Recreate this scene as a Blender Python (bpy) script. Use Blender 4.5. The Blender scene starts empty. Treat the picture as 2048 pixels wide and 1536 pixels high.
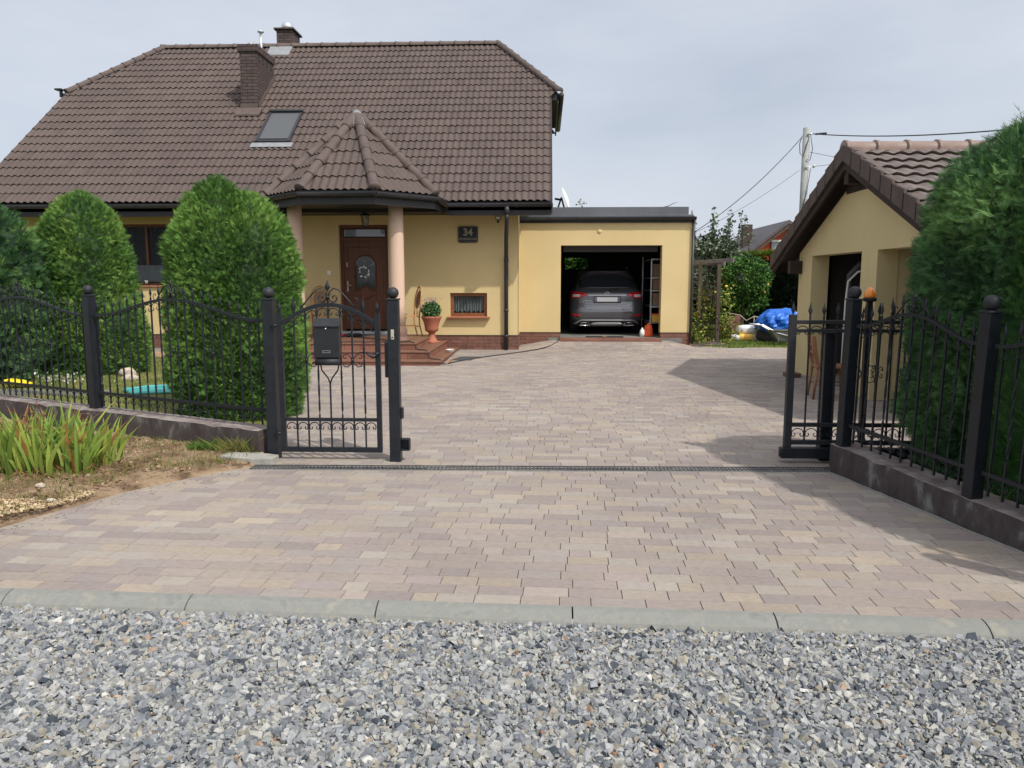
import bpy, math, random
import numpy as np
from mathutils import Vector, Matrix
R = math.radians
random.seed(7); RNG = np.random.default_rng(11)
SC = bpy.context.scene; COL = SC.collection

# ---------------------------------------------------------------- camera, world, sun
cam_d = bpy.data.cameras.new("camera"); cam = bpy.data.objects.new("camera", cam_d); COL.objects.link(cam)
cam.location = (0, 0, 1.65); cam.rotation_euler = (R(90 - 7.6), 0, R(2.4))
cam_d.sensor_width = 36; cam_d.lens = 1538 / 2048 * 36; cam_d.clip_start = 0.05; cam_d.clip_end = 2000
SC.camera = cam
w = bpy.data.worlds.new("World"); SC.world = w; w.use_nodes = True
nt = w.node_tree; N = nt.nodes; Lk = nt.links; N.clear()
sky = N.new('ShaderNodeTexSky'); sky.sky_type = 'NISHITA'; sky.sun_disc = False
sky.sun_elevation = R(50); sky.sun_rotation = R(136); sky.air_density = 1.0; sky.dust_density = 2.0; sky.ozone_density = 1.0
tc = N.new('ShaderNodeTexCoord'); mp = N.new('ShaderNodeMapping'); mp.inputs['Scale'].default_value = (1, 1, 3.2)
mp.inputs['Location'].default_value = (3.1, 1.7, 0.4)
nz = N.new('ShaderNodeTexNoise'); nz.inputs['Scale'].default_value = 1.7; nz.inputs['Detail'].default_value = 7; nz.inputs['Roughness'].default_value = .55
rp = N.new('ShaderNodeValToRGB'); rp.color_ramp.elements[0].position = .30; rp.color_ramp.elements[0].color = (.60, .60, .60, 1)
rp.color_ramp.elements[1].position = .62; rp.color_ramp.elements[1].color = (.93, .93, .93, 1)
mx = N.new('ShaderNodeMixRGB'); mx.inputs[2].default_value = (7.0, 7.5, 8.45, 1)
bg = N.new('ShaderNodeBackground'); bg.inputs[1].default_value = 0.1; out = N.new('ShaderNodeOutputWorld')
Lk.new(tc.outputs['Generated'], mp.inputs[0]); Lk.new(mp.outputs[0], nz.inputs[0]); Lk.new(nz.outputs[0], rp.inputs[0])
vd = N.new('ShaderNodeVectorMath'); vd.operation = 'DOT_PRODUCT'; vd.inputs[1].default_value = Vector((.58, -.6, 1)).normalized()      # added haze glow round the sun, out of view, to lift shaded walls
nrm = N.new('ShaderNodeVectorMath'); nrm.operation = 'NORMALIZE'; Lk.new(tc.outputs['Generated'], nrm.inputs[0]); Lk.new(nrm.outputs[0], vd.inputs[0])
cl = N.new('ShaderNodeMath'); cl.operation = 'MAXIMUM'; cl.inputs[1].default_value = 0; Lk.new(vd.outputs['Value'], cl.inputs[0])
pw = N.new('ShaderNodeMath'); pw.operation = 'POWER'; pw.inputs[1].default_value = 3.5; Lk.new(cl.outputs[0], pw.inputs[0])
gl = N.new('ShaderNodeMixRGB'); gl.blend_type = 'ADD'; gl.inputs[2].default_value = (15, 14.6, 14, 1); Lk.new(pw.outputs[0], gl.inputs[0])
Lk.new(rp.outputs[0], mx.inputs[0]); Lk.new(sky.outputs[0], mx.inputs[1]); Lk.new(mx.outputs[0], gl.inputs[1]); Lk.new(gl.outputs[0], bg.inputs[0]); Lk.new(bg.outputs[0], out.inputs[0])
sd = bpy.data.lights.new("sun", 'SUN'); sd.energy = 3.4; sd.angle = R(1.0); sd.color = (1, .95, .87)
sun = bpy.data.objects.new("sun", sd); COL.objects.link(sun)
sun.rotation_euler = Vector((-.58, .6, -1)).to_track_quat('-Z', 'Y').to_euler()
SC.view_settings.view_transform = 'Standard'; SC.view_settings.look = 'None'; SC.view_settings.exposure = 0; SC.view_settings.gamma = 1

# ---------------------------------------------------------------- helpers
def lin(c): return tuple(((x / 255) / 12.92 if x <= 10 else ((x / 255 + .055) / 1.055) ** 2.4) for x in c)
def A(r, g, b, k=.7): return tuple(min(.9, x * k) for x in lin((r, g, b)))     # albedo of something that shows (r,g,b) in full sun

def mat(name, cols, scale=4, rough=.8, bump=0, bscale=30, metal=0, attr=None, detail=5, stretch=None, brick=None, spec=.35, coat=0, c3=None, trans=0, gap=None, macro=None):
    m = bpy.data.materials.new(name); m.use_nodes = True; t = m.node_tree; n = t.nodes; l = t.links
    b = n['Principled BSDF']; b.inputs['Roughness'].default_value = rough; b.inputs['Metallic'].default_value = metal
    b.inputs['Specular IOR Level'].default_value = spec; b.inputs['Coat Weight'].default_value = coat
    co = n.new('ShaderNodeTexCoord'); mpp = n.new('ShaderNodeMapping'); l.new(co.outputs['Object'], mpp.inputs[0])
    if stretch: mpp.inputs['Scale'].default_value = stretch
    if not isinstance(cols[0], (tuple, list)): cols = [cols]
    col = None
    if len(cols) == 1:
        rgb = n.new('ShaderNodeRGB'); rgb.outputs[0].default_value = (*cols[0], 1); col = rgb.outputs[0]
    else:
        nn = n.new('ShaderNodeTexNoise'); nn.inputs['Scale'].default_value = scale; nn.inputs['Detail'].default_value = detail; nn.inputs['Roughness'].default_value = .62
        l.new(mpp.outputs[0], nn.inputs[0]); r = n.new('ShaderNodeValToRGB'); e = r.color_ramp.elements
        e[0].position = .33; e[0].color = (*cols[0], 1); e[1].position = .67; e[1].color = (*cols[-1], 1)
        for i, c in enumerate(cols[1:-1]):
            q = e.new(.33 + .34 * (i + 1) / (len(cols) - 1)); q.color = (*c, 1)
        l.new(nn.outputs[0], r.inputs[0]); col = r.outputs[0]
    if brick:
        sx = n.new('ShaderNodeSeparateXYZ'); l.new(co.outputs['Object'], sx.inputs[0])
        ad = n.new('ShaderNodeMath'); ad.operation = 'ADD'; l.new(sx.outputs[0], ad.inputs[0]); l.new(sx.outputs[1], ad.inputs[1])
        cb = n.new('ShaderNodeCombineXYZ'); l.new(ad.outputs[0], cb.inputs[0]); l.new(sx.outputs[2], cb.inputs[1])
        bt = n.new('ShaderNodeTexBrick'); bt.inputs['Scale'].default_value = 1; bt.inputs['Brick Width'].default_value = brick[0]
        bt.inputs['Row Height'].default_value = brick[1]; bt.inputs['Mortar Size'].default_value = brick[2]; bt.inputs['Mortar Smooth'].default_value = .2
        bt.inputs['Color1'].default_value = (1, 1, 1, 1); bt.inputs['Color2'].default_value = (.74, .72, .72, 1); bt.inputs['Mortar'].default_value = (*gap, 1)
        l.new(cb.outputs[0], bt.inputs[0]); mm = n.new('ShaderNodeMixRGB'); mm.blend_type = 'MULTIPLY'; mm.inputs[0].default_value = 1
        l.new(col, mm.inputs[1]); l.new(bt.outputs[0], mm.inputs[2]); col = mm.outputs[0]
    if attr:
        at = n.new('ShaderNodeAttribute'); at.attribute_name = 'tint'; mm = n.new('ShaderNodeMixRGB'); mm.blend_type = 'MULTIPLY'; mm.inputs[0].default_value = 1
        l.new(col, mm.inputs[1]); l.new(at.outputs[0], mm.inputs[2]); col = mm.outputs[0]
    if macro:
        mn = n.new('ShaderNodeTexNoise'); mn.inputs['Scale'].default_value = macro[0]; mn.inputs['Detail'].default_value = 5; mn.inputs['Roughness'].default_value = .6; l.new(co.outputs['Object'], mn.inputs[0])
        mr = n.new('ShaderNodeValToRGB'); mr.color_ramp.elements[0].position = .3; mr.color_ramp.elements[0].color = (*macro[1], 1); mr.color_ramp.elements[1].position = .7; mr.color_ramp.elements[1].color = (*macro[2], 1); l.new(mn.outputs[0], mr.inputs[0])
        mm = n.new('ShaderNodeMixRGB'); mm.blend_type = 'MULTIPLY'; mm.inputs[0].default_value = 1; l.new(col, mm.inputs[1]); l.new(mr.outputs[0], mm.inputs[2]); col = mm.outputs[0]
    l.new(col, b.inputs['Base Color'])
    if bump or brick:
        bn = n.new('ShaderNodeTexNoise'); bn.inputs['Scale'].default_value = bscale; bn.inputs['Detail'].default_value = 6
        l.new(mpp.outputs[0], bn.inputs[0]); bp = n.new('ShaderNodeBump'); bp.inputs['Strength'].default_value = 1; bp.inputs['Distance'].default_value = max(bump, .001)
        l.new(bn.outputs[0], bp.inputs['Height']); l.new(bp.outputs[0], b.inputs['Normal'])
        if brick:
            b2 = n.new('ShaderNodeBump'); b2.invert = True; b2.inputs['Distance'].default_value = .006; l.new(bt.outputs['Fac'], b2.inputs['Height'])
            l.new(bp.outputs[0], b2.inputs['Normal']); l.new(b2.outputs[0], b.inputs['Normal'])
    if trans:
        tr = n.new('ShaderNodeBsdfTranslucent'); l.new(col, tr.inputs[0]); ms = n.new('ShaderNodeMixShader'); ms.inputs[0].default_value = trans
        l.new(b.outputs[0], ms.inputs[1]); l.new(tr.outputs[0], ms.inputs[2]); l.new(ms.outputs[0], n['Material Output'].inputs[0])
    return m

ORG = {}
def finish(o, parent=None, kind=None, label=None, cat=None, group=None):
    COL.objects.link(o)
    if parent is not None: o.parent = parent
    if kind: o['kind'] = kind
    if label: o['label'] = label
    if cat: o['category'] = cat
    if group: o['group'] = group
    return o
def thing(name, loc, label, cat, group=None, rz=0):
    o = bpy.data.objects.new(name, None); o.location = loc; o.rotation_euler = (0, 0, rz); o.empty_display_size = .1
    finish(o, None, None, label, cat, group); ORG[o.name] = Vector(loc); return o
def copy_tree(o, parent=None):
    c = o.copy(); COL.objects.link(c)
    if parent is not None: c.parent = parent
    for ch in [x for x in bpy.data.objects if x.parent == o and x != c]: copy_tree(ch, c)
    return c

def frame(d):
    d = Vector(d).normalized(); up = Vector((0, 0, 1)) if abs(d.z) < .95 else Vector((0, 1, 0))
    a = d.cross(up).normalized(); return a, a.cross(d).normalized()
class MB:
    def __init__(s): s.v = []; s.f = []; s.m = []; s.s = []
    def add(s, vs, fs, mi=0, sm=False):
        k = len(s.v); s.v += [tuple(p) for p in vs]; s.f += [tuple(k + i for i in f) for f in fs]; s.m += [mi] * len(fs); s.s += [sm] * len(fs); return s
    def box(s, x0, x1, y0, y1, z0, z1, mi=0):
        v = [(x, y, z) for z in (z0, z1) for y in (y0, y1) for x in (x0, x1)]
        return s.add(v, [(0, 2, 3, 1), (4, 5, 7, 6), (0, 1, 5, 4), (2, 6, 7, 3), (0, 4, 6, 2), (1, 3, 7, 5)], mi)
    def bar(s, p, q, w, h, mi=0, up=(0, 0, 1)):           # rectangular bar from p to q, w sideways, h along up
        p = Vector(p); q = Vector(q); d = (q - p).normalized(); a = d.cross(Vector(up)).normalized(); b = a.cross(d)
        v = [e + a * (i * w / 2) + b * (j * h / 2) for e in (p, q) for j in (-1, 1) for i in (-1, 1)]
        return s.add(v, [(0, 2, 3, 1), (4, 5, 7, 6), (0, 1, 5, 4), (2, 6, 7, 3), (0, 4, 6, 2), (1, 3, 7, 5)], mi)
    def tube(s, pts, r, n=6, mi=0, sm=True, cap=True, flat=1.0, rot=0):
        pts = [Vector(p) for p in pts]; m = len(pts); rr = r if isinstance(r, (list, tuple)) else [r] * m
        a = None; rings = []
        for i, p in enumerate(pts):
            d = (pts[min(i + 1, m - 1)] - pts[max(i - 1, 0)])
            if d.length < 1e-9: d = Vector((0, 0, 1))
            d.normalize()
            if a is None: a, b = frame(d)
            else:
                a = (a - d * a.dot(d)); a.normalize(); b = a.cross(d)
            rings.append([p + a * (math.cos(rot + 2 * math.pi * k / n) * rr[i]) + b * (math.sin(rot + 2 * math.pi * k / n) * rr[i] * flat) for k in range(n)])
        k0 = len(s.v); s.v += [tuple(x) for rg in rings for x in rg]; fs = []
        for i in range(m - 1):
            for k in range(n):
                fs.append((k0 + i * n + k, k0 + i * n + (k + 1) % n, k0 + (i + 1) * n + (k + 1) % n, k0 + (i + 1) * n + k))
        if cap: fs += [tuple(k0 + k for k in range(n))[::-1], tuple(k0 + (m - 1) * n + k for k in range(n))]
        s.f += fs; s.m += [mi] * len(fs); s.s += [sm] * len(fs); return s
    def lathe(s, prof, c, n=16, mi=0, sm=True, sx=1, sy=1):
        c = Vector(c); k0 = len(s.v)
        for r, z in prof: s.v += [(c.x + sx * r * math.cos(2 * math.pi * k / n), c.y + sy * r * math.sin(2 * math.pi * k / n), c.z + z) for k in range(n)]
        fs = [(k0 + i * n + k, k0 + i * n + (k + 1) % n, k0 + (i + 1) * n + (k + 1) % n, k0 + (i + 1) * n + k) for i in range(len(prof) - 1) for k in range(n)]
        fs += [tuple(k0 + k for k in range(n))[::-1], tuple(k0 + (len(prof) - 1) * n + k for k in range(n))]
        s.f += fs; s.m += [mi] * len(fs); s.s += [sm] * len(fs); return s
    def sphere(s, c, r, n=14, mi=0, sz=1):
        return s.lathe([(max(.0005, r * math.sin(math.pi * i / 9)), -r * sz * math.cos(math.pi * i / 9)) for i in range(10)], c, n, mi)
    def prism(s, poly, axis, a0, a1, mi=0):                # poly of 2-D points extruded along an axis
        n = len(poly)
        def P3(p, a): return {'x': (a, p[0], p[1]), 'y': (p[0], a, p[1]), 'z': (p[0], p[1], a)}[axis]
        v = [P3(p, a0) for p in poly] + [P3(p, a1) for p in poly]
        return s.add(v, [tuple(range(n))[::-1], tuple(range(n, 2 * n))] + [(i, (i + 1) % n, n + (i + 1) % n, n + i) for i in range(n)], mi)
    def build(s, name, mats, parent=None, loc=None, local=False, bev=0, **tags):
        me = bpy.data.meshes.new(name); base = Vector((0, 0, 0))
        if not local:
            if parent is not None: base = ORG.get(parent.name, Vector((0, 0, 0)))
            elif loc is not None: base = Vector(loc)
        me.from_pydata([(x - base.x, y - base.y, z - base.z) for x, y, z in s.v], [], s.f)
        if not isinstance(mats, (list, tuple)): mats = [mats]
        for m in mats: me.materials.append(m)
        me.polygons.foreach_set('material_index', s.m); me.polygons.foreach_set('use_smooth', s.s); me.update()
        o = bpy.data.objects.new(name, me)
        if parent is None and loc is not None: o.location = loc
        finish(o, parent, **tags); ORG[o.name] = base if parent is not None else (Vector(loc) if loc is not None else Vector((0, 0, 0)))
        if bev:
            b = o.modifiers.new('bevel', 'BEVEL'); b.width = bev; b.segments = 2; b.limit_method = 'ANGLE'; b.angle_limit = R(50)
        return o

def npmesh(name, V, F, m, tint=None, parent=None, loc=None, smooth=False, **tags):
    V = np.asarray(V, float); F = np.asarray(F, np.int64); k = F.shape[1]
    base = ORG.get(parent.name, Vector((0, 0, 0))) if parent is not None else (Vector(loc) if loc is not None else Vector((0, 0, 0)))
    V = V - np.array(base); me = bpy.data.meshes.new(name)
    me.vertices.add(len(V)); me.vertices.foreach_set('co', V.ravel()); me.loops.add(F.size); me.loops.foreach_set('vertex_index', F.ravel().astype(np.int32))
    me.polygons.add(len(F)); me.polygons.foreach_set('loop_start', (np.arange(len(F)) * k).astype(np.int32))
    me.polygons.foreach_set('use_smooth', np.full(len(F), bool(smooth)))
    me.update(calc_edges=True)
    if tint is not None:
        a = me.attributes.new('tint', 'FLOAT_COLOR', 'FACE'); t = np.ones((len(F), 4)); t[:, :3] = tint; a.data.foreach_set('color', t.ravel())
    me.materials.append(m); o = bpy.data.objects.new(name, me)
    if parent is None and loc is not None: o.location = loc
    finish(o, parent, **tags); ORG[o.name] = base
    return o

def text_mesh(txt, size, extrude, name, m, parent, M, bold=0):
    cu = bpy.data.curves.new(name, 'FONT'); cu.body = txt; cu.size = size; cu.extrude = extrude; cu.align_x = 'CENTER'; cu.align_y = 'CENTER'; cu.offset = bold
    t = bpy.data.objects.new(name, cu); COL.objects.link(t); dg = bpy.context.evaluated_depsgraph_get(); dg.update()
    me = bpy.data.meshes.new_from_object(t.evaluated_get(dg)); bpy.data.objects.remove(t); bpy.data.curves.remove(cu)
    base = ORG.get(parent.name, Vector((0, 0, 0))); me.transform(Matrix.Translation(-base) @ M); me.materials.clear(); me.materials.append(m)
    o = bpy.data.objects.new(name, me); finish(o, parent); ORG[o.name] = base; return o

def smooth(a, b, x): t = np.clip((np.asarray(x, float) - a) / (b - a), 0, 1); return t * t * (3 - 2 * t)
def gz(x, y):
    z = .01 * np.maximum(0, np.asarray(y, float) - 7)
    z = z + .13 * smooth(17.3, 18.5, y) * smooth(-.75, .3, x) * (1 - smooth(2.9, 3.6, x))
    return z
def g(x, y): return float(gz(x, y))
def vnoise(P, f, seed=0):                                  # cheap smooth value noise, vectorised
    P = np.asarray(P, float) * f + seed * 17.31; i = np.floor(P).astype(np.int64); t = P - i; t = t * t * (3 - 2 * t); d = P.shape[1]; o = 0
    for c in range(2 ** d):
        wgt = 1; h = np.full(len(P), seed * 101 + 7, np.int64)
        for a in range(d):
            b = (c >> a) & 1; wgt = wgt * (t[:, a] if b else 1 - t[:, a]); h = (h * 73856093 ^ ((i[:, a] + b) * (19349663, 83492791, 49979687)[a])) & 0x7fffffff
        h = (h ^ (h >> 13)) * 1274126177 & 0x7fffffff; o = o + wgt * ((h % 10007) / 10007.)
    return o

# ---------------------------------------------------------------- materials
M = {}
M['plaster'] = mat('yellow_plaster', [A(226, 202, 148, .78), A(232, 209, 157, .78)], 60, .92, .0025, 220, macro=(.9, (.93, .92, .90), (1.03, 1.03, 1.04)))
M['plaster2'] = mat('shed_plaster', [A(230, 211, 158, .8), A(235, 216, 165, .8)], 60, .92, .0025, 220, macro=(.9, (.92, .91, .90), (1.03, 1.03, 1.04)))
M['column'] = mat('pink_plaster', [A(212, 182, 160, .85), A(218, 190, 168, .85)], 40, .9, .002, 200)
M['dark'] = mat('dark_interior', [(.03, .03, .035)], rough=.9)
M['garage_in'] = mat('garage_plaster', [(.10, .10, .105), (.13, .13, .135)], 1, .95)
M['fascia'] = mat('dark_fascia', [(.022, .021, .024), (.03, .028, .03)], 3, .5, .0008, 40)
M['gutter'] = mat('gutter_plastic', [(.028, .028, .033), (.038, .038, .043)], 2, .38)
M['tile'] = mat('roof_tile', [A(96, 82, 78, .60), A(106, 91, 86, .60), A(114, 98, 92, .60)], 22, .75, .0012, 120, attr=1, macro=(.5, (.92, .92, .92), (1.05, 1.05, 1.04)))
M['tile2'] = mat('shed_tile', [A(122, 110, 105, .62), A(142, 129, 122, .62)], 9, .5, .001, 120, attr=1)
M['ridge'] = mat('ridge_tile', [A(102, 88, 83, .62), A(118, 102, 96, .62)], 6, .7, .001, 100)
M['chbrick'] = mat('chimney_brick', [A(96, 82, 80, .62), A(114, 98, 94, .62)], 7, .8, .002, 60, brick=(.26, .078, .008), gap=(.2, .19, .19))
M['plinth'] = mat('plinth_brick', [A(128, 90, 76, .65), A(156, 110, 94, .65), A(114, 80, 72, .65)], 6, .7, .001, 80, brick=(.25, .075, .004), gap=(.55, .5, .47))
M['steps_'] = mat('step_tile', [A(160, 104, 82), A(180, 122, 98), A(140, 90, 74)], 4, .55, .0008, 60)
M['steps_edge'] = mat('step_nosing', [A(118, 66, 52), A(138, 80, 62)], 6, .5)
M['wood'] = mat('brown_wood', [(.085, .03, .016), (.14, .052, .026)], 3, .38, .0006, 40, stretch=(6, 6, .6))
M['winwood'] = mat('window_wood', [(.18, .065, .026), (.25, .09, .036)], 3, .35, .0005, 40, stretch=(1, 6, 6))
M['sill'] = mat('sill_tile', [A(176, 110, 84), A(196, 128, 100)], 5, .6)
M['glass'] = mat('window_glass', [(.02, .024, .03)], rough=.06, spec=.6)
M['skyglass'] = mat('transom_glass', [(.20, .25, .32)], rough=.05, spec=.8)
M['curtain'] = mat('curtain', [(.10, .13, .13), (.32, .38, .37)], 9, .9, stretch=(3, 3, .25))
M['curtain2'] = mat('net_curtain', [(.022, .026, .034), (.06, .068, .082)], 9, .9, stretch=(3, 3, .2))
M['iron'] = mat('black_iron', [(.009, .011, .015), (.015, .018, .024)], 14, .42, .0006, 90)
M['irondust'] = mat('dusty_iron', [(.014, .016, .02), (.026, .028, .032)], 12, .55, .0006, 90)
M['steel'] = mat('steel', [(.55, .56, .58)], rough=.3, metal=1)
M['brass'] = mat('bell_plate', [(.42, .38, .30)], rough=.4)
M['conc'] = mat('concrete_kerb', [A(140, 141, 137, .66), A(156, 156, 150, .66), A(148, 149, 144, .66), A(168, 164, 152, .66)], 7, .9, .002, 120, detail=9)
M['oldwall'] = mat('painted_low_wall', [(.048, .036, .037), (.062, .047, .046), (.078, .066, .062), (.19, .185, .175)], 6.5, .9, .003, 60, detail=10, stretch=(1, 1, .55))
M['wallcap'] = mat('weathered_cap', [(.12, .09, .088), (.2, .165, .155), (.30, .27, .25)], 6, .9, .003, 60, detail=8)
M['whiteconc'] = mat('pale_concrete', [A(190, 188, 180), A(160, 158, 150)], 9, .95, .004, 50)
M['paver'] = mat('paver', [(.90, .89, .89), (1, 1, 1), (1.10, 1.085, 1.06)], 22, .88, .0008, 170, attr=1, detail=8, stretch=(1, 1.6, 1), macro=(.7, (.87, .855, .87), (1.09, 1.08, 1.06)))
M['joint'] = mat('joint_sand', [A(84, 74, 68), A(112, 100, 90)], 20, .95)
M['stone'] = mat('gravel_stone', [(.72, .72, .73), (1.1, 1.1, 1.1)], 45, .85, attr=1)
M['gravelbed'] = mat('gravel_bed', [A(60, 62, 66), A(90, 92, 95)], 30, 1)
M['leaf'] = mat('thuja_leaf', [(1, 1, 1)], rough=.6, attr=1, trans=.15, spec=.25)
M['barrow'] = mat('barrow_paint', [(.10, .11, .11), (.15, .16, .16)], 6, .5)
M['blade'] = mat('iris_leaf', [(1, 1, 1)], rough=.5, attr=1, trans=.3, spec=.3)
M['bark'] = mat('bark', [(.07, .05, .035), (.14, .105, .08)], 12, .95, .006, 30, stretch=(1, 1, .3))
M['soil'] = mat('soil', [A(104, 82, 64, .62), A(146, 120, 94, .62), A(178, 152, 122, .62), A(120, 96, 74, .62)], 3.2, .98, .012, 26, detail=9)
M['lawn'] = mat('lawn_soil', [A(84, 100, 44), A(120, 130, 64), A(150, 142, 90)], 2.2, .95, .01, 50, detail=8)
M['sand'] = mat('sandy_ground', [A(190, 160, 128), A(168, 140, 112)], 3, .95, .006, 40)
M['grass'] = mat('grass_blade', [(1, 1, 1)], rough=.7, attr=1, trans=.25, spec=.2)
M['terra'] = mat('terracotta', [A(186, 112, 84, .65), A(198, 126, 98, .65)], 5, .55, .0006, 60)
M['white'] = mat('white_enamel', [(.78, .78, .76)], rough=.35)
M['plate'] = mat('white_plate', [(.85, .86, .87)], rough=.4)
M['rattan'] = mat('chair_wood', [(.42, .21, .08), (.52, .28, .12)], 6, .45, .0006, 60, stretch=(1, 1, 4))
M['weave'] = mat('rattan_weave', [(.20, .12, .07), (.32, .21, .13)], 60, .8, .002, 120)
M['chairwood'] = mat('stained_chair', [(.22, .095, .045), (.30, .14, .07)], 5, .45, .0005, 60, stretch=(4, 4, .6))
M['tarp'] = mat('blue_tarp', [(.01, .10, .45), (.015, .14, .58)], 3, .38, .004, 14)
M['bagw'] = mat('white_bag', [(.62, .64, .66), (.72, .74, .76)], 3, .5, .004, 16)
M['bagy'] = mat('yellow_bag', [(.75, .42, .06), (.82, .50, .10)], 3, .5, .003, 16)
M['ink'] = mat('black_print', [(.03, .03, .035)], rough=.6)
M['timber'] = mat('dark_timber', [(.045, .035, .028), (.09, .07, .055)], 5, .85, .002, 50, stretch=(1, 1, .3))
M['beam'] = mat('grey_beam', [(.10, .09, .085), (.17, .155, .145)], 5, .9, .002, 40, stretch=(.4, 3, 3))
M['soffit'] = mat('soffit_wood', [(.026, .017, .014), (.042, .028, .022)], 4, .7, .001, 40, stretch=(.4, 4, 4))
M['rubber'] = mat('rubber', [(.015, .015, .016)], rough=.7)
M['carpaint'] = mat('grey_car_paint', [(.12, .12, .135)], rough=.3, metal=.6, coat=.6)
M['chrome'] = mat('chrome', [(.72, .72, .74)], rough=.14, metal=1)
M['silver'] = mat('silver_plastic', [(.45, .45, .47)], rough=.35, metal=.6)
M['red'] = mat('tail_lamp_red', [(.5, .012, .02)], rough=.15, coat=.5)
M['lampw'] = mat('lamp_clear', [(.62, .60, .60)], rough=.15)
M['orange'] = mat('amber_plastic', [(.75, .20, .012), (.85, .26, .02)], 9, .2, coat=.6)
M['orange2'] = mat('orange_plastic', [(.70, .10, .03)], rough=.4)
M['redwall'] = mat('red_plaster', [(.50, .075, .04), (.56, .095, .05)], 2, .9)
M['greyroof'] = mat('far_roof', [(.07, .062, .068), (.10, .088, .092)], 3, .6, .01, 8)
M['pole'] = mat('concrete_pole', [(.24, .25, .25), (.36, .37, .36)], 3, .9, .002, 30)
M['cable'] = mat('cable', [(.03, .03, .035)], rough=.6)
M['turq'] = mat('turquoise_plastic', [(.05, .30, .30), (.08, .36, .35)], 3, .45)
M['yellow'] = mat('yellow_plastic', [(.80, .62, .03)], rough=.4)
M['slate'] = mat('slate_sign', [(.010, .013, .018)], rough=.5)
M['gold'] = mat('worn_gold', [(.30, .26, .18)], rough=.5)
M['lead'] = mat('lead_sheet', [(.19, .20, .21), (.27, .28, .29)], 8, .5)
M['galv'] = mat('galvanised', [(.5, .52, .54), (.62, .64, .66)], 8, .35, metal=.7)
M['card'] = mat('cardboard', [(.22, .15, .10), (.28, .20, .13)], 5, .85)
M['cloth'] = mat('red_cloth', [(.55, .02, .04)], rough=.8)
M['rock'] = mat('field_stone', [A(190, 165, 140), A(220, 205, 185), A(150, 140, 130)], 6, .9, .006, 20)
M['parapet'] = mat('grey_sheet_metal', [(.085, .092, .105), (.12, .128, .145)], 1.6, .5, .001, 10)
M['blind'] = mat('roller_blind', [(.075, .08, .088), (.095, .10, .108)], 60, .7)

# ---------------------------------------------------------------- the ground
def sheet(name, xs, ys, zf, m, kind='structure', **k):
    X, Y = np.meshgrid(xs, ys); Z = zf(X, Y); n, mm = X.shape; V = np.stack([X.ravel(), Y.ravel(), np.asarray(Z).ravel()], 1)
    i = np.arange((n - 1) * mm).reshape(n - 1, mm)[:, :-1].ravel(); F = np.stack([i, i + 1, i + mm + 1, i + mm], 1)
    return npmesh(name, V, F, m, smooth=True, kind=kind, **k)
sheet('ground', [-600, -60, -12, 0, 12, 60, 600], [-600, -20, 3, 6, 7, 12, 18.6, 30, 80, 700],
      lambda x, y: np.where(y < 7, -.14, .01 * (np.minimum(y, 18.6) - 7) - .05), M['lawn'])
DRL, DRR = (-2.60, 6.618), (2.57, 6.738)
def drain_y(x): return DRL[1] + (x - DRL[0]) * (DRR[1] - DRL[1]) / (DRR[0] - DRL[0])
def kerb_y(x): return 3.756 - .0338 * (x - .292)
LB = np.array([(-4.35, 3.6), (-3.95, 4.05), (-3.65, 4.85), (-3.3, 5.76), (-2.84, 6.42), (-2.62, 6.62), (-2.62, 7.15), (-2.75, 7.5), (-3.6, 10.5), (-4.9, 14.3), (-6.1, 16.2), (-12.5, 16.9), (-12.5, 30)])
def xl(y): return np.interp(y, LB[:, 1], LB[:, 0])
def xr(y): return np.where(np.asarray(y) < 6.66, 2.60 + (6.67 - np.asarray(y)) * .221, 6.6)
def yfar(x): return np.where(x < -.6, 17.5, np.where(x < .38, 18.62, np.where(x < 2.8, 18.42, np.where(x < 3.5, 18.62, np.interp(x, [3.5, 4.3, 5, 9], [18.45, 18.05, 18.15, 18.2])))))
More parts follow.
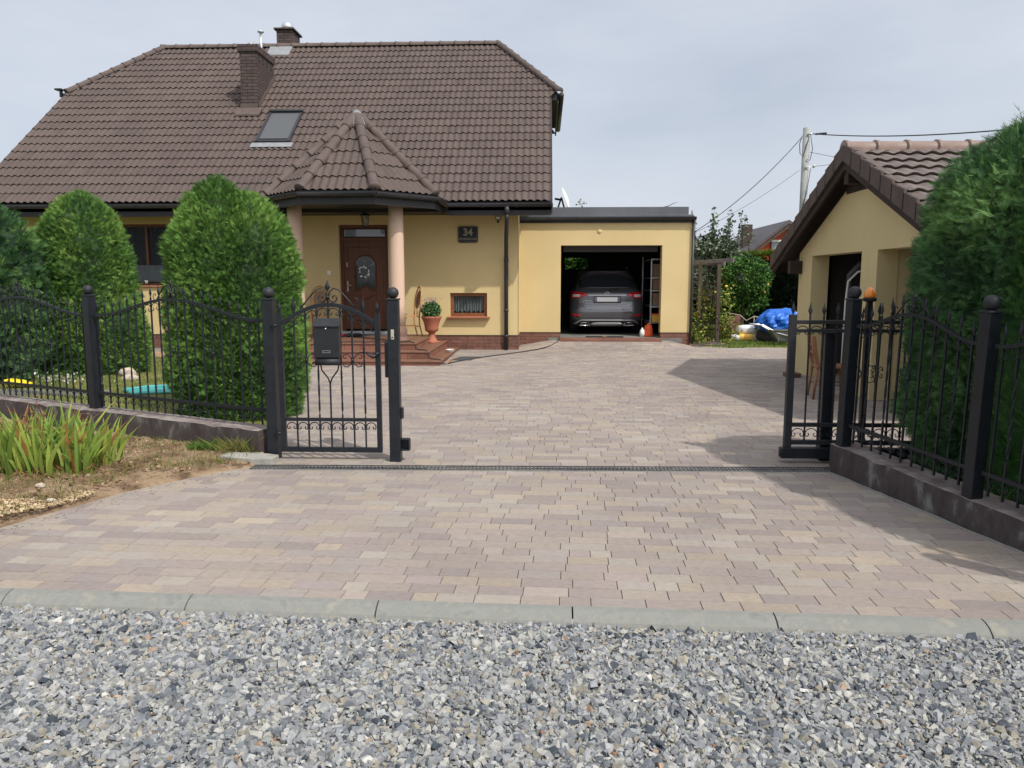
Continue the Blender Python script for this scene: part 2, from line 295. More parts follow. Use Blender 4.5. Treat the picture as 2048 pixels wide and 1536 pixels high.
def pavers():
    V = []; T = []; rng = random.Random(3)
    pal = [A(174, 162, 153, .66), A(178, 166, 155, .66), A(168, 156, 150, .66), A(182, 169, 154, .66), A(174, 165, 158, .66), A(170, 157, 152, .66), A(164, 153, 149, .66), A(182, 173, 162, .66)]
    for blk, (ang, oy, y0, y1) in enumerate(((-.0338, kerb_y(0), 0, 3.3), (.006, 6.62, -.3, 12.3))):
        ca, sa = math.cos(ang), math.sin(ang); pitch = .121; j = 0; yy = y0
        while yy < y1:
            x = -7 - rng.random() * .3
            while x < 7.5:
                L = rng.choice((.125, .16, .20, .24, .24, .28, .28)) + .003; xc, yc = x + L / 2, yy + pitch / 2
                wx, wy = xc * ca - yc * sa, oy + xc * sa + yc * ca
                ok = (wy < drain_y(wx)) if blk == 0 else (wy >= drain_y(wx) or not -2.6 < wx < 2.57)
                if blk == 1 and wy < 6.55: ok = False
                if ok and xl(wy) - .14 < wx < xr(wy) + .06 and wy < yfar(wx) + .05 and wy > kerb_y(wx):
                    gp = .0013; ch = .0014; gy = .0026; cy = .0022; r0 = .0
                    h = rng.uniform(-.0012, .0012); q = []
                    for dx, dy in ((x + gp, yy + gy), (x + L - gp, yy + gy), (x + L - gp, yy + pitch - gy), (x + gp, yy + pitch - gy)): q.append((dx, dy, -.004))
                    for dx, dy in ((x + gp + ch, yy + gy + cy), (x + L - gp - ch, yy + gy + cy), (x + L - gp - ch, yy + pitch - gy - cy), (x + gp + ch, yy + pitch - gy - cy)): q.append((dx, dy, h))
                    V += [(a * ca - b * sa, oy + a * sa + b * ca, c) for a, b, c in q]
                    c = pal[int(rng.random() ** 1.3 * len(pal))]; k = rng.uniform(.93, 1.05)
                    if rng.random() < .06: k *= 1.12
                    T.append([v * k for v in c])
                x += L
            yy += pitch
    V = np.array(V); V[:, 2] += gz(V[:, 0], V[:, 1]); n = len(T); b = (np.arange(n) * 8)[:, None, None]
    F = (b + np.array([(4, 5, 6, 7), (0, 1, 5, 4), (1, 2, 6, 5), (2, 3, 7, 6), (3, 0, 4, 7)])[None]).reshape(-1, 4)
    npmesh('driveway', V, F, M['paver'], np.repeat(np.array(T), 5, 0), kind='structure')
pavers()
sheet('driveway_bed', np.arange(-7, 7.01, .25), np.concatenate([np.arange(4.05, 17, .4), np.arange(17, 18.7, .15)]), lambda x, y: gz(x, y) - .009, M['joint'])
npmesh('driveway_bed', [(-6, kerb_y(-6) + .0, -.0092), (6, kerb_y(6), -.0092), (6, 4.3, -.0092), (-6, 4.3, -.0092)], [(0, 1, 2, 3)], M['joint'], kind='structure')
# kerb along the gravel
b = MB()
prof = [(.0, -.006), (.0, .004), (-.012, .010), (-.05, .006), (-.085, -.006), (-.115, -.028), (-.132, -.055), (-.138, -.14)]
x = -4.85
while x < 4.6:
    n = len(prof); vs = [(xx, kerb_y(xx) + p[0], p[1]) for xx in (x + .004, x + .996) for p in prof]
    b.add(vs, [(i, i + 1, n + i + 1, n + i) for i in range(n - 1)] + [tuple(range(n))[::-1], tuple(range(n, 2 * n))], 0, False); x += 1.0
b.build('kerb', M['conc'], kind='structure')
# drain channel
b = MB(); dx = DRR[0] - DRL[0]; L = math.hypot(dx, DRR[1] - DRL[1]); ux = Vector((dx / L, (DRR[1] - DRL[1]) / L, 0)); uy = Vector((-ux.y, ux.x, 0)); o = Vector((DRL[0], DRL[1], 0))
def dp(s, t, z): return o + ux * s + uy * t + Vector((0, 0, z))
for t in (-.068, .068): b.bar(dp(0, t, .003), dp(L, t, .003), .014, .012)
b.bar(dp(0, 0, .004), dp(L, 0, .004), .010, .008)
b.add([dp(0, -.06, -.002), dp(L, -.06, -.002), dp(L, .06, -.002), dp(0, .06, -.002)], [(0, 1, 2, 3)], 1)
s_ = 0.0
while s_ < L: b.bar(dp(s_, -.062, .003), dp(s_, .062, .003), .012, .008); s_ += .034
b.build('drain_grate', [mat('grate_iron', [(.035, .036, .04), (.10, .10, .10)], 12, .6), M['dark']], kind=None, label='long dark slotted drain grate set across the driveway', cat='drain grate')
b = MB()
for t, z0 in ((-.084, .0), (.084, .0)): b.bar(dp(0, t, z0), dp(L, t, z0), .018, .007)
b.build('drain_edge', M['conc'], kind='structure')
# gravel
def gravel(name, x0, x1, yf0, yf1, sp, layers, cols, zb, size, kind='stuff', keep=None, mt='stone'):
    P = []
    for l_ in range(layers):
        X, Y = np.meshgrid(np.arange(x0, x1, sp), np.arange(yf0, yf1, sp)); X = X + RNG.uniform(-.5, .5, X.shape) * sp; Y = Y + RNG.uniform(-.5, .5, X.shape) * sp
        p = np.stack([X.ravel(), Y.ravel(), np.full(X.size, l_ * size * .42)], 1); P.append(p)
    P = np.concatenate(P); k = keep(P[:, 0], P[:, 1]); P = P[k]; n = len(P)
    z = zb(P[:, 0], P[:, 1]) if callable(zb) else zb
    P[:, 2] += z + RNG.uniform(-.004, .006, n)
    s = size * np.clip(RNG.lognormal(0, .38, n), .45, 2.2); asp = RNG.uniform(.5, 1.0, n); th = RNG.uniform(.2, .6, n)
    K = 5; ang = (np.arange(K) / K * 2 * np.pi)[None] + RNG.uniform(-.55, .55, (n, K)); rad = RNG.uniform(.28, .70, (n, K))
    T = np.zeros((n, 2 * K, 3)); T[:, :K, 0] = np.cos(ang) * rad; T[:, :K, 1] = np.sin(ang) * rad * asp[:, None]; T[:, :K, 2] = -.5 * th[:, None]
    sh = RNG.uniform(.62, 1.02, (n, K)); T[:, K:, 0] = T[:, :K, 0] * sh + RNG.uniform(-.06, .06, (n, 1)); T[:, K:, 1] = T[:, :K, 1] * sh; T[:, K:, 2] = (th[:, None] * .5) * RNG.uniform(.55, 1.2, (n, K))
    T *= s[:, None, None]
    a = RNG.uniform(0, 2 * np.pi, n); t1 = RNG.normal(0, .45, n); t2 = RNG.normal(0, .45, n)
    def rot(T, i, j, a):
        c, s_ = np.cos(a)[:, None], np.sin(a)[:, None]; U = T.copy(); U[:, :, i] = T[:, :, i] * c - T[:, :, j] * s_; U[:, :, j] = T[:, :, i] * s_ + T[:, :, j] * c; return U
    T = rot(rot(rot(T, 0, 2, t1), 1, 2, t2), 0, 1, a); V = (T + P[:, None, :]).reshape(-1, 3)
    f = [(5, 6, 7), (5, 7, 8), (5, 8, 9)] + [q for i in range(K) for q in ((i, (i + 1) % K, K + (i + 1) % K), (i, K + (i + 1) % K, K + i))]
    F = ((np.arange(n) * 2 * K)[:, None, None] + np.array(f)[None]).reshape(-1, 3)
    pal = np.array([c for c, _ in cols]); wt = np.array([w_ for _, w_ in cols], float); t = pal[RNG.choice(len(pal), n, p=wt / wt.sum())] * RNG.uniform(.8, 1.18, (n, 1))
    return npmesh(name, V, F, M[mt], np.repeat(t, len(f), 0), kind=kind)
sheet('road_bed', np.arange(-6, 6.1, .5), [-3, 1, 2, 3, 3.75], lambda x, y: -.072 + 0 * x, M['gravelbed'])
stone_cols = [(A(172, 174, 174), 6), (A(152, 155, 158), 6), (A(124, 129, 135), 3.2), (A(186, 185, 178), 5), (A(172, 165, 150), 2), (A(206, 205, 200), .6), (A(84, 91, 101), 1.2), (A(184, 158, 134), .10), (A(150, 112, 90), .02)]
gravel('gravel', -3.6, 3.5, 1.75, 3.9, .018, 2, stone_cols, lambda x, y: -.066 + .010 * vnoise(np.stack([x, y], 1), 2.2, 3), .0285,
       keep=lambda x, y: y < kerb_y(x) - .118 + .018 * vnoise(np.stack([x, y], 1), 6, 5))
gravel('sand_spill', -4.6, 4, 3.45, 3.9, .02, 1, [(A(200, 190, 165), 2), (A(176, 170, 152), 1)], -.056, .016, keep=lambda x, y: (y < kerb_y(x) - .10) & (y > kerb_y(x) - .18))
# concrete strip and rubble at foot of the right wall, block at end of the left wall
# ---------------------------------------------------------------- low walls
WD = Vector((-.9035, .4288, 0)); WN = Vector((-.4288, -.9035, 0)); W0 = Vector((-2.545, 7.03, 0))    # post line of the left fence
RD = Vector((.2160, -.9764, 0)); RN = Vector((-.9764, -.2160, 0)); R0 = Vector((2.56, 6.62, 0))       # post line of the right fence
def lowwall(name, o, d, nrm, s0, s1, half, z1, lab):
    b = MB(); n = int((s1 - s0) / .12); rng = random.Random(5); pts = []
    for i in range(n + 1):
        s = s0 + (s1 - s0) * i / n; c = o + d * s - Vector((0, 0, .03 * max(0, s))) * (d.y < 0); ch = .008 * rng.random() + (.018 if rng.random() < .06 else 0)
        f = c + nrm * (half + rng.uniform(-.002, .002)); r = c - nrm * half
        pts.append([f + Vector((0, 0, -.12)), f + Vector((0, 0, z1 - ch)), f - nrm * (.008 + ch * .6) + Vector((0, 0, z1)), r + Vector((0, 0, z1 + .003)), r + Vector((0, 0, -.12))])
    vs = [p for q in pts for p in q]; fs = []; ms = []
    for i in range(n):
        for k in range(4): fs.append((i * 5 + k, i * 5 + k + 1, i * 5 + 5 + k + 1, i * 5 + 5 + k)); ms.append(1 if k in (1, 2) else 0)
    b.add(vs, fs + [(4, 3, 2, 1, 0), tuple(n * 5 + k for k in range(5))]); b.m = ms + [0, 0]
    return b.build(name, [M['oldwall'], M['wallcap']], loc=tuple(o), label=lab, cat='low wall')
lowwall('low_wall', W0, WD, WN, .075, 8.2, .115, .268, 'low dark brown painted wall with pale patches behind the iris clump')
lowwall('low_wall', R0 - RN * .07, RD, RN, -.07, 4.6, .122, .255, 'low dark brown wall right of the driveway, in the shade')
b = MB(); b.prism([(-2.98, 6.80), (-2.66, 6.70), (-2.45, 6.72), (-2.44, 6.86), (-2.62, 6.93), (-2.95, 6.98)], 'z', -.1, .065)
b.build('concrete_footing', M['whiteconc'], loc=(-2.7, 6.8, 0), bev=.012, label='rough pale concrete footing at the end of the left low wall', cat='footing')
b = MB(); rng = random.Random(2); pts = [R0 + RD * (-.05 + .1 * i) + RN * (.062 + rng.uniform(-.004, .006)) + Vector((0, 0, .002)) for i in range(46)]
b.tube(pts, [.006 + .006 * rng.random() for _ in pts], 5); b.build('mortar_line', M['conc'], kind='structure')

# verge (soil) between the paving edge and the left wall
def verge():
    S = np.linspace(0, 1, 60); Tt = np.linspace(0, 1, 40); edge = []
    for s in S:
        y = 6.98 - s * 3.1; edge.append((float(xl(y)) if y < 6.62 else -2.62, y))
    E_ = np.array(edge); Wp = np.array([tuple((W0 + WD * (.08 + s * 7.6) + WN * .10).to_2d()) for s in S])
    V = []
    for i, s in enumerate(S):
        for t in Tt:
            p = E_[i] * (1 - t) + Wp[i] * t
            V.append((p[0], p[1], 0))
    V = np.array(V); T = np.tile(Tt, 60); q = V[:, :2]
    h = .018 + .05 * np.minimum(1, T * 3) * (.25 + vnoise(q, 2.0, 1)) + .035 * np.minimum(1, T * 4) * (vnoise(q, 7, 2) - .4) + .012 * vnoise(q, 22, 3) * np.minimum(1, T * 6)
    h[T == 0] = -.005; h += -.03 * (T > .93); V[:, 2] = h
    i = np.arange(59 * 40).reshape(59, 40)[:, :-1].ravel(); F = np.stack([i, i + 40, i + 41, i + 1], 1)
    npmesh('verge', V, F, M['soil'], smooth=True, kind='structure'); return V
VG = verge()
def in_verge(x, y):
    d = (x - (W0.x)) * WN.x + (y - W0.y) * WN.y
    return (x < xl(np.minimum(y, 6.62)) - .02) & (d > .12) & (y < 9) & (y > 4.0)
def vz(x, y): q = np.stack([x, y], 1); return .03 + .05 * (.25 + vnoise(q, 2.0, 1)) + .035 * (vnoise(q, 7, 2) - .4)
gravel('soil_clods', -6, -2.6, 4.2, 7.6, .055, 1, [(A(150, 118, 92), 3), (A(176, 146, 116), 2), (A(120, 94, 72), 2), (A(196, 172, 140), 1)], lambda x, y: vz(x, y) - .008, .024, keep=lambda x, y: in_verge(x, y) & (vnoise(np.stack([x, y], 1), 3, 9) > .35))
gravel('pale_grit', -5.2, -3.2, 4.2, 5.6, .022, 2, [(A(214, 190, 150), 3), (A(228, 208, 172), 2), (A(186, 160, 122), 2)], lambda x, y: vz(x, y) - .01, .017,
       keep=lambda x, y: in_verge(x, y) & (vnoise(np.stack([x, y], 1), 2.5, 4) + .8 * (5.45 - y) > .55))
# lawns
def lawn_left(x, y): return .01 * (np.minimum(y, 18) - 7) + .012 + .02 * vnoise(np.stack([x.ravel(), y.ravel()], 1), 1.3, 5).reshape(x.shape)
def lawnmesh(name, ylist, xf0, xf1, nx, m):
    V = []; Y = np.array(ylist)
    for y in Y:
        for t in np.linspace(0, 1, nx): V.append((xf0(y) * (1 - t) + xf1(y) * t, y, 0))
    V = np.array(V); V[:, 2] = lawn_left(V[:, 0:1], V[:, 1:2])[:, 0]; i = np.arange((len(Y) - 1) * nx).reshape(-1, nx)[:, :-1].ravel()
    npmesh(name, V, np.stack([i, i + 1, i + nx + 1, i + nx], 1), m, smooth=True, kind='structure')
def fencex(y): return -2.62 - max(0, (y - 7.1)) / .4288 * .9035 if y < 12 else -14
lawnmesh('lawn', np.arange(7.16, 16.6, .25), lambda y: fencex(y) - .05, lambda y: float(xl(y)), 30, M['lawn'])
sheet('back_lawn', np.arange(3.4, 30, .5), np.arange(18.0, 34, .4), lambda x, y: .11 + np.where(y > yfar(x), .014, -.03) + 0 * x, M['lawn'])
sheet('house_apron', np.arange(-12.5, -5.8, .3), [16.7, 17.0, 17.25, 17.52], lambda x, y: .112 + 0 * x, M['conc'])
sheet('bare_soil', np.arange(-11, -5.9, .25), np.arange(15.4, 16.72, .2), lambda x, y: .116 + .01 * np.sin(x * 5), M['sand'])

def blades(name, n, area, zf, hgt, wid, pal, keep=None, kind='stuff', lean=.35, seed=1, **k):
    rg = np.random.default_rng(seed); x0, x1, y0, y1 = area; P = np.stack([rg.uniform(x0, x1, n), rg.uniform(y0, y1, n)], 1)
    if keep is not None: P = P[keep(P[:, 0], P[:, 1])]
    n = len(P); z = zf(P[:, 0], P[:, 1]); a = rg.uniform(0, 2 * np.pi, n); h = hgt * rg.uniform(.4, 1.3, n); w_ = wid * rg.uniform(.6, 1.3, n)
    d = np.stack([np.cos(a), np.sin(a)], 1); l1 = rg.normal(0, lean, (n, 2)) * h[:, None]; V = np.zeros((n, 4, 3))
    V[:, 0, :2] = P - d * w_[:, None]; V[:, 1, :2] = P + d * w_[:, None]; V[:, 2, :2] = P + l1 * .5 + d * w_[:, None] * .6; V[:, 3, :2] = P + l1
    V[:, 0, 2] = z - .005; V[:, 1, 2] = z - .005; V[:, 2, 2] = z + h * .6; V[:, 3, 2] = z + h
    F = (np.arange(n) * 4)[:, None] + np.array([0, 1, 2, 3])[None]; pal = np.array(pal); t = pal[rg.integers(0, len(pal), n)] * rg.uniform(.75, 1.2, (n, 1))
    return npmesh(name, V.reshape(-1, 3), F, M['grass'], t, kind=kind, **k)
GR = [A(96, 122, 44), A(120, 142, 56), A(150, 156, 80), A(80, 104, 40)]; DRY = [A(170, 144, 100), A(186, 162, 118), A(134, 110, 74)]
vzf = lambda x, y: vz(x, y) - .012
blades('verge_grass', 13000, (-6.5, -2.7, 4.3, 7.6), vzf, .05, .0022, GR + DRY[:1], keep=lambda x, y: in_verge(x, y) & ((vnoise(np.stack([x, y], 1), 2.6, 7) > .55) | ((x < -3.5) & (y > 5.3) & (vnoise(np.stack([x, y], 1), 5, 8) > .3))), seed=4)
blades('dry_straw', 3000, (-6.5, -2.7, 4.2, 7.5), vzf, .035, .0016, DRY, keep=lambda x, y: in_verge(x, y), lean=1.3, seed=5)
blades('lawn_grass', 42000, (-9.5, -2.9, 7.3, 15.6), lambda x, y: .01 * (y - 7) + .02, .045, .003, GR + DRY, keep=lambda x, y: (x < xl(y) - .03) & (x > np.where(y < 12, -2.5 - (y - 7.1) * 2.1, -14)), seed=6)
blades('back_lawn_grass', 60000, (3.9, 12, 18.1, 27), lambda x, y: .115 + 0 * x, .055, .006, [A(96, 128, 44), A(118, 146, 58), A(146, 158, 84), A(82, 110, 40)], keep=lambda x, y: y > yfar(x) + .02, seed=8)

# ---------------------------------------------------------------- the house
def wall_holes(b, axis, c0, c1, u0, u1, z0, z1, holes, mi=0):   # wall between planes c0 (outside) and c1, spanning u0..u1, z0..z1
    us = sorted({u0, u1, *[h[0] for h in holes], *[h[1] for h in holes]}); zs = sorted({z0, z1, *[h[2] for h in holes], *[h[3] for h in holes]})
    def P(u, c, z): return (u, c, z) if axis == 'y' else (c, u, z)
    for i in range(len(us) - 1):
        for j in range(len(zs) - 1):
            um, zm = (us[i] + us[i + 1]) / 2, (zs[j] + zs[j + 1]) / 2
            if any(h[0] < um < h[1] and h[2] < zm < h[3] for h in holes): continue
            for c in (c0, c1): b.add([P(us[i], c, zs[j]), P(us[i + 1], c, zs[j]), P(us[i + 1], c, zs[j + 1]), P(us[i], c, zs[j + 1])], [(0, 1, 2, 3)], mi)
    for a0, a1, h0, h1 in holes:
        r = [(a0, h0), (a1, h0), (a1, h1), (a0, h1)]
        for k in range(4):
            if k == 0 and abs(h0 - z0) < 1e-4: continue
            p, q = r[k], r[(k + 1) % 4]; b.add([P(p[0], c0, p[1]), P(q[0], c0, q[1]), P(q[0], c1, q[1]), P(p[0], c1, p[1])], [(0, 1, 2, 3)], mi)
    for uu in (u0, u1): b.add([P(uu, c0, z0), P(uu, c1, z0), P(uu, c1, z1), P(uu, c0, z1)], [(0, 1, 2, 3)], mi)

house = thing('house', (-4, 17.5, .1), 'yellow detached house with steep brown tiled roof and round porch', 'house')
HW = MB(); EY, EZ, SL = 16.6, 3.33, .8
wall_holes(HW, 'y', 17.5, 17.78, -12.05, -.6, .424, 3.45, [(-9.95, -8.45, 1.56, 2.95), (-4.66, -3.54, .5, 2.92), (-2.14, -1.30, .86, 1.39)])
HW.add([(-.6, 17.5, .424), (-.6, 28.1, .424), (-.6, 28.1, 3.45), (-.6, 17.5, 3.45)], [(0, 1, 2, 3)])
HW.add([(-.601, 17.5, 3.45), (-.601, 28.1, 3.45), (-.601, 24.9, 6.3), (-.601, 22.8, 7.9), (-.601, 20.7, 6.3)], [(0, 1, 2, 3, 4)])
HW.add([(-12.05, 17.5, .1), (-12.05, 28.1, .1), (-12.05, 28.1, 3.45), (-12.05, 24.9, 6.3), (-12.05, 20.7, 6.3), (-12.05, 17.5, 3.45)], [(0, 1, 2, 3, 4, 5)])
HW.add([(-12.05, 28.1, .1), (-.6, 28.1, .1), (-.6, 28.1, 3.45), (-12.05, 28.1, 3.45)], [(0, 1, 2, 3)])
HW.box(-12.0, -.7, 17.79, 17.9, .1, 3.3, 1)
HW.build('wall', [M['plaster'], M['dark']], house)
b = MB(); b.box(-12.06, -.59, 17.488, 17.6, -.05, .424); b.box(-.7, -.585, 17.49, 18.7, -.05, .424); b.build('plinth', M['plinth'], house)
b = MB(); b.box(-12.06, -.583, 17.478, 17.5, .426, .437); b.build('plinth_cap', M['fascia'], house)
# windows
def window(x0, x1, z0, z1, y, parent, mull=None, fw=.075, cur='curtain', sill=True, sillz=.02, wide=.07, wm='winwood'):
    f = MB(); f.box(x0, x1, y, y + .06, z0, z0 + fw); f.box(x0, x1, y, y + .06, z1 - fw, z1); f.box(x0, x0 + fw, y, y + .06, z0 + fw, z1 - fw); f.box(x1 - fw, x1, y, y + .06, z0 + fw, z1 - fw)
    if mull: f.box(mull - .03, mull + .03, y - .004, y + .06, z0 + fw, z1 - fw)
    wi = f.build('window', M[wm], parent, bev=.004)
    gq = MB(); gq.box(x0 + fw, x1 - fw, y + .036, y + .042, z0 + fw, z1 - fw); gm = mat('clear_pane', [(.02, .025, .03)], rough=.02, spec=.5)
    n = gm.node_tree.nodes; p = n['Principled BSDF']; p.inputs['Alpha'].default_value = .22; p.inputs['Specular IOR Level'].default_value = .25; p.inputs['Base Color'].default_value = (.03, .04, .05, 1); gq.build('pane', gm, wi)
    c = MB(); n_ = 90; a0, a1 = x0 + fw, x1 - fw; vs = []
    for i in range(n_ + 1):
        t = i / n_; xx = a0 + (a1 - a0) * t; dy = .018 * math.sin(t * 70 + 2 * math.sin(t * 9)) ; zb = z0 + fw + (.03 + .025 * math.sin(t * 41)) * (cur == 'curtain')
        vs += [(xx, y + .075 + dy, zb), (xx, y + .075 + dy * .5, z1 - fw)]
    c.add(vs, [(2 * i, 2 * i + 2, 2 * i + 3, 2 * i + 1) for i in range(n_)], 0, True); c.build('curtain', M[cur], wi)
    if sill:
        s = MB(); s.prism([(y - .14 - .06, z0 - .035), (y - .14 - .06, z0 - .012), (y + .0, z0 + .006), (y + .0, z0 - .035)], 'x', x0 - wide, x1 + wide); s.build('sill', M['sill'], parent, bev=.003)
    return wi
window(-2.14, -1.30, .86, 1.39, 17.57, house)
wl = window(-9.95, -8.45, 1.56, 2.95, 17.64, house, mull=-9.17, cur='curtain2', wide=.12, fw=.06, wm='wood')  # frame in darker wood, its shade put into the colour
b = MB(); b.box(-9.96, -8.44, 17.62, 17.63, 1.64, 2.02); b.build('lower_curtain', mat('cafe_curtain', [(.06, .07, .08), (.11, .125, .14)], 8, .9, stretch=(3, 1, .3)), wl)
for i in range(3): b = MB(); b.lathe([(.028, 0), (.042, .07), (.04, .075)], (-9.62 + .43 * i, 17.56, 1.60), 10); b.build('flowerpot', M['white'], wl)
# door
DX0, DX1, DY = -4.66, -3.54, 17.64
b = MB(); b.box(DX0, DX0 + .07, DY - .03, DY + .06, .5, 2.92); b.box(DX1 - .07, DX1, DY - .03, DY + .06, .5, 2.92); b.box(DX0 + .07, DX1 - .07, DY - .03, DY + .06, 2.84, 2.92); b.box(DX0 + .07, DX1 - .07, DY - .03, DY + .06, 2.56, 2.64)
b.box(DX0 + .07, DX1 - .07, DY, DY + .04, .56, 2.56)
# arched moulding round the pane and lower panel
cx = -4.10; az = 1.99; aw = .245
arch = [(cx - aw, DY - .004, 1.48)] + [(cx - aw * math.cos(t), DY - .004, az + aw * math.sin(t)) for t in np.linspace(0, math.pi, 15)] + [(cx + aw, DY - .004, 1.48)]
b.tube(arch, .02, 6); low = [(cx - .26, 1.44), (cx - .16, 1.44), (cx - .1, 1.50), (cx, 1.54), (cx + .1, 1.50), (cx + .16, 1.44), (cx + .26, 1.44)]
b.tube([(a, DY - .004, c) for a, c in low], .018, 6)
pan = [(cx - .26, 1.33), (cx - .13, 1.33), (cx - .08, 1.27), (cx, 1.24), (cx + .08, 1.27), (cx + .13, 1.33), (cx + .26, 1.33), (cx + .26, .76), (cx - .26, .76), (cx - .26, 1.33)]
b.tube([(a, DY - .002, c) for a, c in pan], .014, 6)
b.tube([(cx - .4, DY, 2.42), (cx + .4, DY, 2.42), (cx + .4, DY, .68), (cx - .4, DY, .68), (cx - .4, DY, 2.42)], .011, 5)
door = b.build('door', M['wood'], house, bev=.003)
b = MB(); poly = [(cx - aw, 1.46), (cx - .16, 1.46), (cx - .08, 1.53), (cx, 1.555), (cx + .08, 1.53), (cx + .16, 1.46), (cx + aw, 1.46)] + [(cx + aw * math.cos(t), az + aw * math.sin(t)) for t in np.linspace(0, math.pi, 15)]
b.prism(poly, 'y', DY - .006, DY + .01); b.build('door_pane', M['glass'], door)
b = MB()
for k in range(6):
    a = math.pi / 6 + k * math.pi / 3; b.tube([(cx + .07 * math.cos(a), DY - .01, 1.9 + .1 * math.sin(a)), (cx + .16 * math.cos(a + .1), DY - .01, 1.9 + .2 * math.sin(a + .1)), (cx + .235 * math.cos(a), DY - .01, 1.9 + .30 * math.sin(a))], .004, 4)
b.tube([(cx + .215 * math.cos(t), DY - .01, az + .215 * math.sin(t)) for t in np.linspace(0, math.pi, 13)], .004, 4)
b.tube([(cx, DY - .01, 2.2), (cx + .03, DY - .01, 2.13), (cx, DY - .01, 2.06), (cx - .03, DY - .01, 2.13), (cx, DY - .01, 2.2)], .004, 4); b.build('leading', M['galv'], door)
b = MB(); b.box(DX0 + .09, DX1 - .09, DY - .008, DY + .03, 2.66, 2.82); b.build('transom_pane', M['skyglass'], door)
b = MB(); b.box(DX0 + .13, DX0 + .165, DY - .012, DY, 1.42, 1.66); b.tube([(DX0 + .147, DY - .01, 1.56), (DX0 + .147, DY - .055, 1.56), (DX0 + .25, DY - .055, 1.56)], .009, 7); b.build('handle', M['brass'], door)
b = MB(); b.box(DX0 + .13, DX0 + .16, DY - .012, DY, 1.98, 2.08); b.build('lock', M['brass'], door)
b = MB(); b.box(DX0 + .02, DX1 - .02, 17.45, 17.7, .455, .52); b.build('threshold', M['galv'], door)
b = MB(); b.box(-4.94, -4.86, 17.485, 17.5, 1.80, 1.89); b.build('doorbell', M['white'], house, bev=.003)  # white square doorbell beside the front door
# wreath hangs on the door
wr = thing('wreath', (cx - .02, DY - .03, 1.86), 'small wreath of white blossoms hanging on the front door pane', 'wreath')
b = MB(); rng = random.Random(4)
for i in range(46):
    a = rng.uniform(0, 6.28); r = .115 + rng.uniform(-.02, .02); b.sphere((cx - .02 + r * math.cos(a), DY - .035 + rng.uniform(-.01, .01), 1.86 + r * math.sin(a)), rng.uniform(.010, .020), 6)
b.build('blossom', M['white'], wr)
b = MB(); b.tube([(cx - .02 + .11 * math.cos(t), DY - .02, 1.86 + .11 * math.sin(t)) for t in np.linspace(0, 6.28, 25)], .012, 6); b.build('twig_ring', M['bark'], wr)

# porch steps
b = MB(); bz = []
cxp = -3.96
for (xr_, yf_, zt, zb) in ((-1.95, 14.33, .165, .0), (-2.22, 14.65, .315, .165), (-2.52, 14.95, .45, .315)):
    xl_ = 2 * cxp - xr_; b.box(xl_, xr_, yf_, 17.49, zb, zt - .028); bz.append((xl_, xr_, yf_, zt))
st = b.build('porch_steps', mat('step_riser', [A(154, 102, 84, .65), A(168, 116, 98, .65), A(136, 92, 78, .65)], 3, .55, .0006, 60, brick=(.33, 1.0, .004), gap=(.6, .55, .5)), house)
b = MB()
for xl_, xr_, yf_, zt in bz: b.box(xl_ - .018, xr_ + .018, yf_ - .018, 17.488, zt - .028, zt)
b.build('step_tread', mat('step_tread', [A(138, 98, 80, .62), A(156, 114, 94, .62), A(122, 88, 74, .62)], 5, .5, .0006, 60, stretch=(1, 1, 1)), st, bev=.006)
# columns
for x in (-4.98, -2.95):
    b = MB(); b.lathe([(.148, .30), (.150, .75), (.15, 1.4), (.146, 2.2), (.142, 2.9)], (x, 15.42, .45), 28)
    c = b.build('column', M['column'], house)
    b = MB(); b.lathe([(.24, 0), (.25, .03), (.235, .06), (.19, .085), (.185, .12), (.185, .25), (.16, .27), (.15, .31)], (x, 15.42, .45), 28); b.build('column_base', mat('base_stone', [A(120, 92, 80), A(138, 108, 94)], 5, .7), c)

